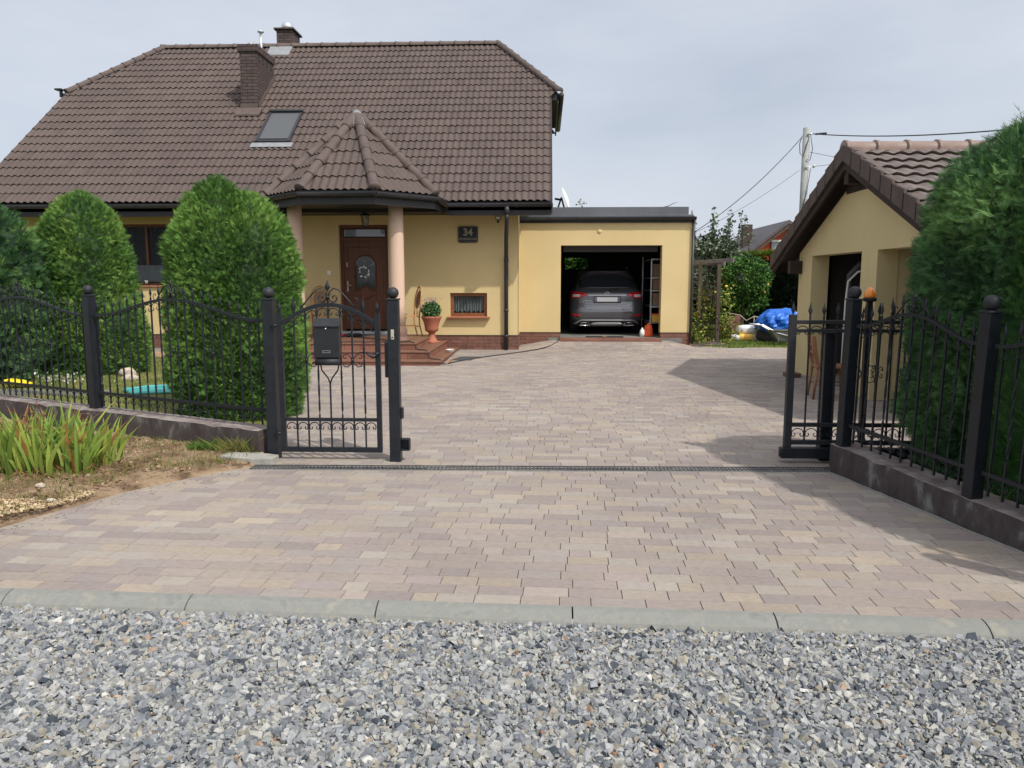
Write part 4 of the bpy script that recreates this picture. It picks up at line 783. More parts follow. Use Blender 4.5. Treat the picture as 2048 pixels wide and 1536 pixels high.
for zz_ in (1.27, .335): b = MB(); arcs(b, [.06] + xs, lambda x: zz_, r=.0045); b.build('scroll_band', M['iron'], sg, local=True)
b = MB(); xscroll(b, xs[4], .82, 1.25); b.build('scroll_ornament', M['iron'], sg, local=True)
b = MB(); b.box(2.55, 2.65, 7.08, 7.19, 0, 1.19); b.build('guide_post', M['iron'], loc=(2.60, 7.13, 0), bev=.004, label='plain black square guide post behind the sliding gate', cat='guide post')
bp = thing('beacon_post', (2.84, 6.88, 0), 'thin black post carrying the amber beacon', 'post')
b = MB(); b.box(2.817, 2.862, 6.86, 6.905, 0, 1.475); b.build('shaft', M['iron'], bp)
be = thing('beacon', (2.84, 6.88, 1.475), 'ribbed amber warning beacon beside the ball-topped post', 'beacon')
b = MB(); b.lathe([(.045, .0), (.056, .01), (.056, .03), (.05, .035)], (2.84, 6.88, 1.475), 16); b.build('base', M['rubber'], be)
b = MB(); prof = [(.046, .032), (.050, .045), (.048, .065), (.041, .085), (.029, .105), (.014, .12), (.003, .125)]; b.lathe(prof, (2.84, 6.88, 1.475), 24)
b.v = [(2.84 + (x - 2.84) * (1 + .025 * math.cos(12 * math.atan2(y - 6.88, x - 2.84))), 6.88 + (y - 6.88) * (1 + .025 * math.cos(12 * math.atan2(y - 6.88, x - 2.84))), z) for x, y, z in b.v]; b.build('lens', M['orange'], be)

# ---------------------------------------------------------------- things at the porch
def lathe_thing(b, prof, c, n=24, **k): b.lathe(prof, c, n, **k)
lp = thing('wall_lantern', (-3.87, 17.0, 3.15), 'black carriage lantern hanging under the porch roof above the door', 'lantern')
lx, ly = -3.86, 16.7
b = MB(); b.tube([(lx, ly, 3.25), (lx, ly, 3.12)], .008, 6); b.lathe([(.005, .09), (.02, .07), (.015, .05), (.05, .03), (.11, 0), (.115, -.012), (.09, -.014)], (lx, ly, 3.06), 6, sm=False); b.lathe([(.055, .0), (.06, .02), (.045, .02)], (lx, ly, 2.80), 6); b.lathe([(.004, -.04), (.02, -.02), (.03, 0)], (lx, ly, 2.80), 6)
for k in range(6): a = k * math.pi / 3; b.tube([(lx + .088 * math.cos(a), ly + .088 * math.sin(a), 3.05), (lx + .055 * math.cos(a), ly + .055 * math.sin(a), 2.81)], .006, 4)
b.build('frame', M['iron'], lp)
b = MB(); b.lathe([(.05, 0), (.08, .23)], (lx, ly, 2.815), 6, sm=False); gm = M['lantern_glass'] = mat('lantern_glass', [(.3, .32, .33)], rough=.1); gm.node_tree.nodes['Principled BSDF'].inputs['Alpha'].default_value = .35; b.build('glass', gm, lp)
b = MB(); b.sphere((lx, ly, 2.96), .022, 8, sz=1.6); b.build('bulb', M['white'], lp)
sg_ = thing('house_number_sign', (-1.72, 17.49, 2.69), 'dark slate house number sign with worn gold lettering on the yellow wall', 'sign')
b = MB(); x0, x1, z0, z1, c = -1.95, -1.495, 2.51, 2.875, .035
oct_ = lambda d: [(x0 + c + d, z0 + d), (x1 - c - d, z0 + d), (x1 - d, z0 + c + d), (x1 - d, z1 - c - d), (x1 - c - d, z1 - d), (x0 + c + d, z1 - d), (x0 + d, z1 - c - d), (x0 + d, z0 + c + d)]
b.prism(oct_(0), 'y', 17.465, 17.5); b.build('plate', M['slate'], sg_, bev=.004)
b = MB(); q = [(a, 17.462, d) for a, d in oct_(.018)]; b.tube(q + q[:1], .004, 4); b.build('border_line', M['gold'], sg_)
RX = Matrix.Rotation(R(90), 4, 'X')
text_mesh('34', .215, .004, 'house_number', M['gold'], sg_, Matrix.Translation((-1.722, 17.462, 2.735)) @ RX, .006)
text_mesh('ORZESZKOWEJ', .062, .003, 'street_name', M['gold'], sg_, Matrix.Translation((-1.722, 17.462, 2.59)) @ RX, .0005)
fl_ = thing('floodlight', (-1.04, 17.5, 3.02), 'small black floodlight with motion sensor on the yellow wall', 'floodlight')
b = MB(); b.box(-1.095, -.985, 17.36, 17.40, 3.0, 3.09); b.box(-1.05, -1.03, 17.40, 17.5, 3.03, 3.06); b.build('housing', M['iron'], fl_, bev=.003)
b = MB(); b.box(-1.083, -.997, 17.352, 17.36, 3.015, 3.075); b.build('lens', M['white'], fl_)
b = MB(); b.sphere((-1.04, 17.39, 2.965), .03, 10); b.build('motion_sensor', M['rubber'], fl_)
# urn planter
un = thing('urn_planter', (-2.33, 16.05, .315), 'terracotta urn planter on fluted foot standing on the porch step', 'planter')
ux_, uy_, uz_ = -2.34, 16.1, .315; b = MB(); n = 48
prof = [(.01, .0), (.20, .0), (.20, .035), (.185, .04), (.15, .075), (.105, .15), (.085, .24), (.085, .27), (.12, .30), (.17, .33), (.19, .38), (.19, .42), (.215, .55), (.26, .66), (.285, .70), (.285, .74), (.26, .745), (.235, .69), (.01, .68)]
b.lathe(prof, (ux_, uy_, uz_), n)
def flute(v):
    x, y, z = v; h = z - uz_
    a = math.atan2(y - uy_, x - ux_); k = 1
    if .05 < h < .26: k = 1 + .07 * math.cos(16 * a)
    if .30 < h < .40: k = 1 + .03 * math.cos(20 * a)
    if h < .036 and math.hypot(x - ux_, y - uy_) > .1: k = min(1.25, 1 / max(abs(math.cos(a + .6)), abs(math.sin(a + .6))) * .95)
    return (ux_ + (x - ux_) * k, uy_ + (y - uy_) * k, z)
b.v = [flute(v) for v in b.v]; b.build('pot', M['terra'], un)
def leafball(name, parent, c, rad, n, size, pal, seed, squash=(1, 1, 1), mt='leaf', shell=.5, pts=None, loc=None, width=.38, **tags):
    rg = np.random.default_rng(seed)
    if pts is None:
        d = rg.normal(0, 1, (n, 3)); d /= np.linalg.norm(d, axis=1)[:, None]; r = rg.uniform(shell, 1, n) ** .6; P = d * r[:, None] * rad * np.array(squash) + np.array(c)
    else: P = pts; n = len(P)
    a = rg.normal(0, 1, (n, 3)); a[:, 2] = a[:, 2] * .6 - .1; a /= np.linalg.norm(a, axis=1)[:, None]; q = np.cross(a, rg.normal(0, 1, (n, 3))); q /= np.linalg.norm(q, axis=1)[:, None]
    s = size * rg.uniform(.6, 1.3, n)[:, None]; w_ = np.cross(a, q) * 0 + q; fold = np.cross(a, q) * s * .12
    V = np.stack([P, P + a * s * .5 + w_ * s * width + fold, P + a * s, P + a * s * .5 - w_ * s * width + fold], 1).reshape(-1, 3)
    F = (np.arange(n) * 4)[:, None] + np.arange(4)[None]; pal = np.array(pal); t = pal[rg.integers(0, len(pal), n)] * rg.uniform(.75, 1.2, (n, 1))
    return npmesh(name, V, F, M[mt], t, parent=parent, loc=loc, **tags)
pl = thing('potted_plant', (ux_, uy_, uz_ + .7), 'bushy green plant with small violet flowers growing in the terracotta urn', 'plant')
leafball('foliage', pl, (ux_, uy_, uz_ + .90), .27, 2600, .055, [A(70, 110, 60), A(100, 140, 84), A(130, 166, 110), A(54, 88, 48)], 3, (1, 1, .95), shell=.25)
b = MB(); rng = random.Random(5)
for i in range(14):
    a = rng.uniform(0, 6.28); r = rng.uniform(.02, .2); b.tube([(ux_ + r * math.cos(a) * .6, uy_ + r * math.sin(a) * .6, uz_ + .9), (ux_ + r * math.cos(a) * 1.1, uy_ + r * math.sin(a) * 1.1, uz_ + 1.14 + rng.uniform(0, .16))], .003, 3)
b.build('stem', M['bark'] if False else mat('green_stem', [A(90, 120, 60)]), pl)
rng = random.Random(6); fp = np.array([(ux_ + rng.gauss(0, .12), uy_ + rng.gauss(0, .1), uz_ + 1.13 + rng.uniform(-.02, .14)) for _ in range(90)] + [(ux_ - .27 + rng.gauss(0, .015), uy_ - .05 + rng.gauss(0, .02), uz_ + 1.0 + rng.gauss(0, .03)) for _ in range(16)])
leafball('blossoms', pl, None, 0, 0, .03, [A(150, 120, 190), A(120, 90, 170), A(190, 170, 215)], 8, pts=fp, width=.5, kind='stuff')
un.scale = (.78,) * 3; un.location = (-2.46, 16.75, .315); pl.scale = (.78,) * 3; pl.location = (-2.46, 16.75, .315 + .7 * .78)
# bentwood chairs
def bent_chair(loc, rz, lab, hi=1.0):
    t = thing('bentwood_chair', loc, lab, 'chair', 'rattan-backed chairs on the porch', rz)
    b = MB(); b.box(-.22, .22, -.22, .20, .43, .455); b.tube([(.2 * math.cos(a), .2 * math.sin(a), .44) for a in np.linspace(0, 6.28, 25)], .012, 6); b.build('seat', M['rattan'], t, local=True, bev=.01)
    for x, y in ((-.19, -.19), (.19, -.19)): b = MB(); b.tube([(x, y, .43), (x * 1.04, y - .015, .2), (x * 1.1, y - .03, 0)], [.018, .016, .012], 8); b.build('leg', M['rattan'], t, local=True)
    for x in (-.17, .17): b = MB(); b.tube([(x, .19, .46), (x, .20, .25), (x * 1.05, .26, 0)], [.018, .017, .013], 8); b.build('leg', M['rattan'], t, local=True)
    b = MB(); b.tube([(-.18, -.19, .22), (.18, -.19, .22), (.165, .2, .22), (-.165, .2, .22), (-.18, -.19, .22)], .009, 6); b.build('stretcher', M['rattan'], t, local=True)
    b = MB(); arch = [(-.17, .195, .45), (-.19, .21, .6)] + [(-.19 * math.cos(a), .23 + .05 * math.sin(a), .82 + .27 * math.sin(a)) for a in np.linspace(0, math.pi, 13)] + [(.19, .21, .6), (.17, .195, .45)]
    b.tube(arch, .017, 7); b.tube([(.14 * math.cos(a), .235 + .04 * math.sin(a), .80 + .2 * math.sin(a)) for a in np.linspace(0, 6.28, 21)], .009, 6); b.tube([(0, .2, .46), (.04, .205, .53), (0, .215, .6)], .008, 5); b.tube([(0, .2, .46), (-.04, .205, .53), (0, .215, .6)], .008, 5); b.tube([(0, .27, 1.0), (0, .28, 1.08)], .008, 5)
    bk = b.build('backrest', M['rattan'], t, local=True)
    b = MB(); vs = [(0, .24, .8)] + [(.135 * math.cos(a), .235 + .04 * math.sin(a), .80 + .195 * math.sin(a)) for a in np.linspace(0, 2 * math.pi, 20, endpoint=False)]; vs += [(x, y + .008, z) for x, y, z in vs]
    b.add(vs, [(0, 1 + i, 1 + (i + 1) % 20) for i in range(20)] + [(21, 22 + (i + 1) % 20, 22 + i) for i in range(20)]); b.build('rattan_panel', M['weave'], bk, local=True); return t
bent_chair((-3.0, 16.92, .45), R(-62), 'bentwood chair with rattan back beside the terracotta urn, facing the door')
bent_chair((-4.98, 16.9, .45), R(12), 'bentwood chair with round rattan back left of the front door')
def shoe(name, x, y, z, rz, m, lab, grp):
    t = thing(name, (x, y, z), lab, 'shoe', grp, rz)
    b = MB(); pts = [(-.13, 0, .035), (-.10, 0, .05), (-.04, 0, .05), (.03, 0, .04), (.09, 0, .03), (.125, 0, .022)]; b.tube(pts, [.02, .038, .04, .044, .042, .02], 10, flat=1); b.v = [(p[0], p[1], max(.004, p[2])) for p in b.v]; b.build('upper', m, t, local=True)
    b = MB(); b.prism([(-.13, -.03), (-.05, -.036), (.03, -.03), (.09, -.044), (.13, -.015), (.13, .015), (.09, .044), (.03, .034), (-.05, .034), (-.13, .03)], 'z', 0, .012); b.build('sole', M['rubber'], t, local=True)
shoe('shoe', -4.72, 16.6, .45, R(5), M['cloth'], 'red shoe lying nearest the left side of the doorstep', 'red shoes at the door'); shoe('shoe', -4.50, 16.68, .45, R(-15), M['cloth'], 'red shoe lying next to the black shoes', 'red shoes at the door')
shoe('shoe', -4.22, 16.55, .45, R(80), M['rubber'], 'left one of the black shoes at the doorstep', 'black shoes at the door'); shoe('shoe', -4.06, 16.6, .45, R(60), M['rubber'], 'right one of the black shoes at the doorstep', 'black shoes at the door')
b = MB(); b.box(-4.5, -3.3, 16.78, 17.3, .451, .465); b.build('doormat', mat('doormat', [(.05, .05, .055), (.12, .11, .11)], 20, .95), loc=(-3.9, 17, .45), label='dark doormat in front of the brown front door', cat='doormat')
bo = thing('bowl', (-1.99, 16.15, .165), 'small white enamel bowl on the lowest porch step', 'bowl')
b = MB(); b.lathe([(.05, 0), (.06, .004), (.085, .035), (.095, .06), (.098, .062), (.09, .058), (.08, .034), (.05, .012)], (-1.99, 16.15, .165), 24); b.build('dish', M['white'], bo)
b = MB(); gm_ = mat('scraper', [(.05, .055, .06), (.12, .12, .12)], 30, .8, .002, 60); z = g(-1.7, 15.6) + .006
for i in range(24): b.bar((-1.88 + .018 * i, 15.25, z), (-1.72 + .018 * i, 15.95, z), .007, .008)
for t in (0, .33, .66, 1): b.bar((-1.88 + .16 * t, 15.25 + .7 * t, z - .003), (-1.88 + .414 + .16 * t, 15.25 + .7 * t, z - .003), .01, .006)
b.build('foot_grate', gm_, loc=(-1.7, 15.6, z), label='dark metal foot grate lying beside the porch steps', cat='foot grate')
tr_ = thing('hand_trowel', (-1.85, 14.5, .08), 'small garden trowel with wooden handle lying before the porch steps', 'trowel')
b = MB(); b.prism([(-2.02, 14.36), (-1.93, 14.32), (-1.74, 14.38), (-1.74, 14.42), (-1.92, 14.46)], 'z', g(-1.9, 14.4) + .004, g(-1.9, 14.4) + .014); b.build('blade', M['galv'], tr_)
b = MB(); b.tube([(-1.86, 14.42, .09), (-1.80, 14.7, .13), (-1.75, 14.95, .15)], .014, 8); b.build('handle', M['chairwood'], tr_)
def ground_tube(name, pts, r, m, lab, cat, loc):
    P = [Vector(p) for p in pts]; q = []
    for i in range(len(P) - 1):
        p0, p1, p2, p3 = P[max(i - 1, 0)], P[i], P[i + 1], P[min(i + 2, len(P) - 1)]
        for t in np.linspace(0, 1, 8, endpoint=False):
            q.append(.5 * ((2 * p1) + (p2 - p0) * t + (2 * p0 - 5 * p1 + 4 * p2 - p3) * t * t + (3 * p1 - p0 - 3 * p2 + p3) * t ** 3))
    q.append(P[-1]); b = MB(); b.tube(q, r, 6); return b.build(name, m, loc=loc, label=lab, cat=cat)
hz = lambda x, y, d=.012: (x, y, g(x, y) + d)
ground_tube('hose', [(-4.3, 15.02, .463), (-3.6, 15.1, .463), (-2.9, 15.05, .464), (-2.56, 14.96, .464), (-2.49, 14.92, .34), (-2.26, 14.68, .330), (-2.19, 14.63, .19), (-1.98, 14.45, .180), (-1.90, 14.45, .10), hz(-1.7, 15.0), hz(-1.2, 15.9), hz(-.5, 16.9), hz(.05, 17.7), hz(.33, 18.3), (.36, 18.55, .32)], .011, M['cable'], 'thin dark hose running over the porch steps and along the garage wall', 'hose', (-1.2, 15.9, .1))

# ---------------------------------------------------------------- car in the garage
car = thing('parked_car', (1.575, 19.5, .305), 'dark grey SUV with blank white number plate parked nose-in inside the garage', 'car'); CX, CY, CZ = 1.575, 19.45, .305
KZ = np.array([.20, .26, .34, .44, .58, .72, .82, .95, 1.02, 1.08, 1.14, 1.30, 1.50, 1.60, 1.645, 1.66]); KR = np.array([.22, .10, .05, .02, 0, .035, .075, .085, .095, .13, .19, .34, .50, .58, .80, 1.2])
KF = np.array([4.2, 4.3, 4.38, 4.41, 4.41, 4.38, 4.3, 4.15, 3.7, 3.35, 3.2, 2.95, 2.6, 2.4, 2.1, 1.8]); KW = np.array([.78, .85, .895, .915, .925, .925, .925, .92, .905, .875, .83, .765, .685, .635, .56, .36])
def supf(z): return np.interp(z, KZ, KR), np.interp(z, KZ, KF), np.interp(z, KZ, KW)
def rear_y(x, z, off=0):
    r, f, w_ = supf(z); n = 4.6; a = (f - r) / 2; q = min(.9999, abs(x) / w_) ** n; aa = a - .32 * 0; k = (1 - q) ** (1 / n)
    n2 = 3.2; k = (1 - min(.9999, abs(x) / w_) ** 5.2) ** (1 / 2.6); dep = .42
    return CY + r + dep * (1 - k) - off
zz = np.concatenate([np.linspace(.2, 1.6, 46), [1.62, 1.635, 1.65, 1.66]]); V = []; nx = 60
for z in zz:
    r, f, w_ = supf(z); ring = []
    th_ = np.linspace(-1, 1, 33); xs_ = np.sin(th_ * math.pi / 2) * w_ * .9999
    for x in xs_: ring.append((CX + x, rear_y(x, z), CZ + z))
    for x in xs_[::-1]: ring.append((CX + x, CY + f - .5 * (1 - (1 - min(.9999, abs(x) / w_) ** 4) ** (1 / 2.2)), CZ + z))
    V += ring
n = 66; b = MB(); b.v = V; b.f = [(i * n + k, i * n + (k + 1) % n, (i + 1) * n + (k + 1) % n, (i + 1) * n + k) for i in range(len(zz) - 1) for k in range(n)] + [tuple(range(n))[::-1], tuple((len(zz) - 1) * n + k for k in range(n))]; b.m = [0] * len(b.f); b.s = [True] * (len(b.f) - 2) + [False] * 2
body = b.build('body', M['carpaint'], car)
def cpatch(name, m, xs, lo, hi, off=.008, parent=car, th=.012, nz_=7, sm=True):
    b = MB(); nxp = len(xs); V = []
    for o_ in (off, off - th):
        for i, x in enumerate(xs):
            for j in range(nz_): z = lo[i] + (hi[i] - lo[i]) * j / (nz_ - 1); V.append((CX + x, rear_y(x, z, o_), CZ + z))
    S = nxp * nz_; fs = [(i * nz_ + j, (i + 1) * nz_ + j, (i + 1) * nz_ + j + 1, i * nz_ + j + 1) for i in range(nxp - 1) for j in range(nz_ - 1)]
    for i in range(nxp - 1): fs += [(i * nz_, S + i * nz_, S + (i + 1) * nz_, (i + 1) * nz_), (i * nz_ + nz_ - 1, (i + 1) * nz_ + nz_ - 1, S + (i + 1) * nz_ + nz_ - 1, S + i * nz_ + nz_ - 1)]
    for j in range(nz_ - 1): fs += [(j, j + 1, S + j + 1, S + j), ((nxp - 1) * nz_ + j, S + (nxp - 1) * nz_ + j, S + (nxp - 1) * nz_ + j + 1, (nxp - 1) * nz_ + j + 1)]
    b.add(V, fs, 0, sm); return b.build(name, m, parent)
LSP = lambda a, c, k=25: np.linspace(a, c, k)
x = LSP(-.70, .70, 31); cpatch('rear_window', M['glass'], x, 1.175 + 0 * x, 1.545 - .18 * np.abs(x / .7) ** 3 - .02, .012, nz_=12)
x = LSP(-.56, .56); cpatch('spoiler', M['carpaint'], x, 1.585 + 0 * x, 1.625 + 0 * x, .10, th=.12)
x = LSP(-.62, .62); cpatch('spoiler_edge', M['silver'], x[3:-3], 1.583 + 0 * x[3:-3], 1.589 + 0 * x[3:-3], .112, th=.02, nz_=3)
for s in (-1, 1):
    x = s * LSP(.905, .50, 26); u = (np.abs(x) - .50) / .405
    cpatch('tail_light', M['red'], x, 1.02 - .15 * u ** .7 + .05 * u ** 3, 1.035 + .055 * np.minimum(1, u * 1.6), .014, nz_=9)
    x2 = s * LSP(.86, .68, 12); cpatch('lamp_lens', M['lampw'], x2, .955 + 0 * x2, 1.02 + .0 * x2, .02, th=.01, nz_=4)
    x = s * LSP(.895, .66, 14); u = (np.abs(x) - .66) / .235; cpatch('reflector', M['red'], x, .475 + .03 * (1 - u) * 0 + .0 * u, .475 + .02 + .05 * u, .010, nz_=4)
    x = s * LSP(.70, .44, 14); 
    b = MB(); y = rear_y(.55, .28) - .03; q = [(CX + s * a, y + .0, CZ + c) for a, c in ((.42, .245), (.68, .245), (.64, .315), (.46, .315), (.42, .245))]; b.tube(q, .012, 6); b.build('exhaust_trim', M['chrome'], car)
    b = MB(); b.prism([(CX + s * .44, CZ + .25), (CX + s * .66, CZ + .25), (CX + s * .63, CZ + .31), (CX + s * .47, CZ + .31)], 'y', y + .0, y + .03); b.build('exhaust', M['dark'], car)
x = LSP(-.50, .50, 31); cpatch('chrome_strip', M['chrome'], x, .985 + 0 * x, .998 + 0 * x, .018, nz_=3)
x = LSP(-.34, .34); cpatch('plate_recess', M['carpaint'], x, .80 + .0 * x, .975 + 0 * x, .006, nz_=4)
b = MB(); yy = rear_y(0, .9) - .03; b.box(CX - .265, CX + .265, yy, yy + .02, CZ + .835, CZ + .955); b.build('number_plate_frame', M['silver'], car, bev=.004)
b = MB(); b.box(CX - .25, CX + .25, yy - .006, yy - .001, CZ + .845, CZ + .945); b.build('number_plate', M['plate'], car)
x = LSP(-.60, .60, 31); zc = .74 - .10 * (1 - (np.abs(x / .60)) ** 5) ** .5
cpatch('tailgate_line', M['rubber'], x, zc - .004, zc + .006, .006, nz_=3); cpatch('tailgate_line', M['chrome'], x, zc + .006, zc + .013, .004, nz_=3)
x = LSP(-.58, .58, 31); cpatch('tailgate_ledge', M['silver'], x, .785 + .0 * x, .80 + .0 * x, .012, nz_=3)
x = LSP(-.86, .86, 41); cpatch('bumper_lower', M['rubber'], x, .21 + 0 * x, .385 + .0 * x, .012, nz_=6)
x = LSP(-.83, .83, 41); u = np.abs(x) / .83; dr = .12 * np.clip((u - .78) / .22, 0, 1); cpatch('skid_trim', M['silver'], x, .355 - dr, .39 - dr * .75, .03, nz_=4)
x = LSP(-.40, .40, 21); cpatch('skid_plate', M['silver'], x, .235 + .02 * np.abs(x / .4) ** 6, .315 - .02 * np.abs(x / .4) ** 6, .035, nz_=4)
b = MB(); ye = rear_y(0, 1.045) - .018; b.tube([(CX + .068 * math.cos(t), ye, CZ + 1.045 + .036 * math.sin(t)) for t in np.linspace(0, 2 * math.pi, 25)], .005, 6)
for s in (-1, 1): b.tube([(CX + s * .028 - .012, ye, CZ + 1.02), (CX + s * .028, ye, CZ + 1.045), (CX + s * .028 + .012, ye, CZ + 1.07)], .006, 6)
b.tube([(CX - .028, ye, CZ + 1.041), (CX + .028, ye, CZ + 1.049)], .005, 6); b.build('emblem', M['chrome'], car)
text_mesh('HYUNDAI', .048, .003, 'lettering', M['chrome'], car, Matrix.Translation((CX - .49, rear_y(.49, .87) - .008, CZ + .865)) @ RX, .001)
text_mesh('CRDi', .05, .003, 'lettering', M['chrome'], car, Matrix.Translation((CX + .48, rear_y(.48, .87) - .008, CZ + .865)) @ RX, .001)
b = MB(); b.tube([(CX + .02, rear_y(0, 1.1) - .02, CZ + 1.10), (CX + .16, rear_y(.15, 1.13) - .025, CZ + 1.14), (CX + .30, rear_y(.3, 1.14) - .02, CZ + 1.15)], .008, 5); b.build('wiper', M['rubber'], car)
b = MB(); b.lathe([(.05, 0), (.035, .03), (.012, .055), (.002, .06)], (CX, CY + 1.0, CZ + 1.655), 10, sy=1.6); b.build('roof_antenna', M['rubber'], car)
for s in (-1, 1): b = MB(); b.tube([(CX + s * .56, CY + .9, CZ + 1.66), (CX + s * .60, CY + 1.1, CZ + 1.70), (CX + s * .60, CY + 2.2, CZ + 1.70)], .014, 6); b.build('roof_rail', M['silver'], car)
for s in (-1, 1):
    for yy in (.86, 3.5):
        b = MB(); b.lathe([(.20, -.115), (.33, -.115), (.348, -.09), (.35, 0), (.348, .09), (.33, .115), (.20, .115)], (0, 0, 0), 28); b.v = [(CX + s * .79 + v[2], CY + yy + v[0], CZ + .35 + v[1]) for v in b.v]; wh = b.build('wheel', M['rubber'], car)
        b = MB(); b.lathe([(.01, -.08), (.20, -.09), (.20, .09), (.01, .08)], (0, 0, 0), 20); b.v = [(CX + s * .79 + v[2], CY + yy + v[0], CZ + .35 + v[1]) for v in b.v]; b.build('rim', M['silver'], wh)
# garage contents
sh = thing('shelving', (3.0, 19.6, .305), 'grey metal shelving stacked with boxes on the right side of the garage', 'shelf'); SX0, SX1, SY0, SY1 = 2.66, 3.2, 19.5, 21.2
for (x, y) in ((SX0, SY0), (SX1, SY0), (SX0, SY1), (SX1, SY1)):
    b = MB(); b.box(x - .015, x + .015, y - .015, y + .015, .305, 2.2 if y == SY0 else 2.3); b.build('upright', M['galv'], sh)
for z in (.6, 1.0, 1.4, 1.72, 2.18): b = MB(); b.box(SX0, SX1, SY0, SY1, z, z + .03); b.build('shelf_board', M['galv'], sh)
for i, (z, h, m, lab) in enumerate(((1.43, .24, 'card', 'cardboard box on the middle garage shelf'), (1.03, .3, 'card', 'cardboard box on the lower garage shelf'), (1.75, .3, 'card', 'cardboard box on the upper garage shelf'))):
    b = MB(); b.box(2.72, 3.15, 19.55, 19.95, z, z + h); b.box(2.71, 3.16, 19.54, 19.96, z + h, z + h + .03); b.build('cardboard_box', M[m], loc=(2.9, 19.7, z), label=lab, cat='box', group='boxes on the garage shelves')
bk = thing('plastic_crate', (2.9, 19.3, .63), 'yellow plastic crate on the lowest garage shelf', 'crate'); b = MB(); b.prism([(2.70, .635), (3.1, .635), (3.13, .83), (2.68, .83)], 'y', 19.35, 19.6); b.build('crate_body', M['bagy'], bk, bev=.01); b = MB(); b.box(2.66, 3.15, 19.33, 19.62, .831, .85); b.build('rim', M['orange2'], bk)
oc = thing('spray_can', (2.55, 19.0, .305), 'bright orange plastic watering container just inside the garage door', 'container'); b = MB(); b.lathe([(.12, 0), (.12, .04), (.10, .22), (.08, .28), (.03, .30), (.025, .34)], (2.55, 19.0, .305), 16); b.build('body', M['orange2'], oc); b = MB(); b.tube([(2.50, 19.0, .60), (2.47, 19.0, .68), (2.56, 19.0, .70)], .018, 6); b.build('handle', M['rubber'], oc)
wj = thing('jug', (2.36, 19.0, .305), 'white plastic jug beside the orange container', 'jug'); b = MB(); b.lathe([(.06, 0), (.065, .1), (.05, .17), (.02, .19), (.02, .22)], (2.40, 18.98, .305), 12); b.build('body', M['white'], wj)
b = MB(); b.box(1.02, 1.92, 18.66, 18.95, .306, .32); b.build('rubber_mat', M['rubber'], loc=(1.5, 18.8, .305), label='black rubber mat at the garage threshold', cat='mat')
b = MB(); b.box(1.42, 1.51, 18.72, 18.78, .321, .34); b.build('wood_scrap', M['bagy'] if False else M['rattan'], loc=(1.46, 18.75, .32), label='small pale block lying on the black garage mat', cat='block')

# ---------------------------------------------------------------- conifers
SPRAY = [((0, 0), (1, 0), .055)] + [((.10 + .17 * i, 0), (math.cos(R(38)) * (.50 - .07 * i), s * math.sin(R(38)) * (.50 - .07 * i)), .078) for i in range(4) for s in (-1, 1)]
def spray_verts(P, Aa, Bb, size, curl=.12, sp=None):
    n = len(P); Cc = np.cross(Aa, Bb); out = []
    for (ox, oy), (dx, dy), wd in (sp or SPRAY):
        L = math.hypot(dx, dy); px, py = -dy / L, dx / L
        for t, w_ in ((0, 0), (.5, wd * L * .9), (1, 0), (.5, -wd * L * .9)):
            u = ox + dx * t + px * w_; v = oy + dy * t + py * w_; h = -curl * (u * u) * 1.0 + .10 * abs(v)
            out.append(P + (Aa * u + Bb * v + Cc * h) * size[:, None])
    return np.stack(out, 1).reshape(-1, 3)
SPRAY1 = SPRAY; SPRAY2 = [((0, 0), (1, 0), .04)] + [((.06 + .13 * i, 0), (math.cos(R(40)) * (.46 - .05 * i), s * math.sin(R(40)) * (.46 - .05 * i)), .055) for i in range(6) for s in (-1, 1)]
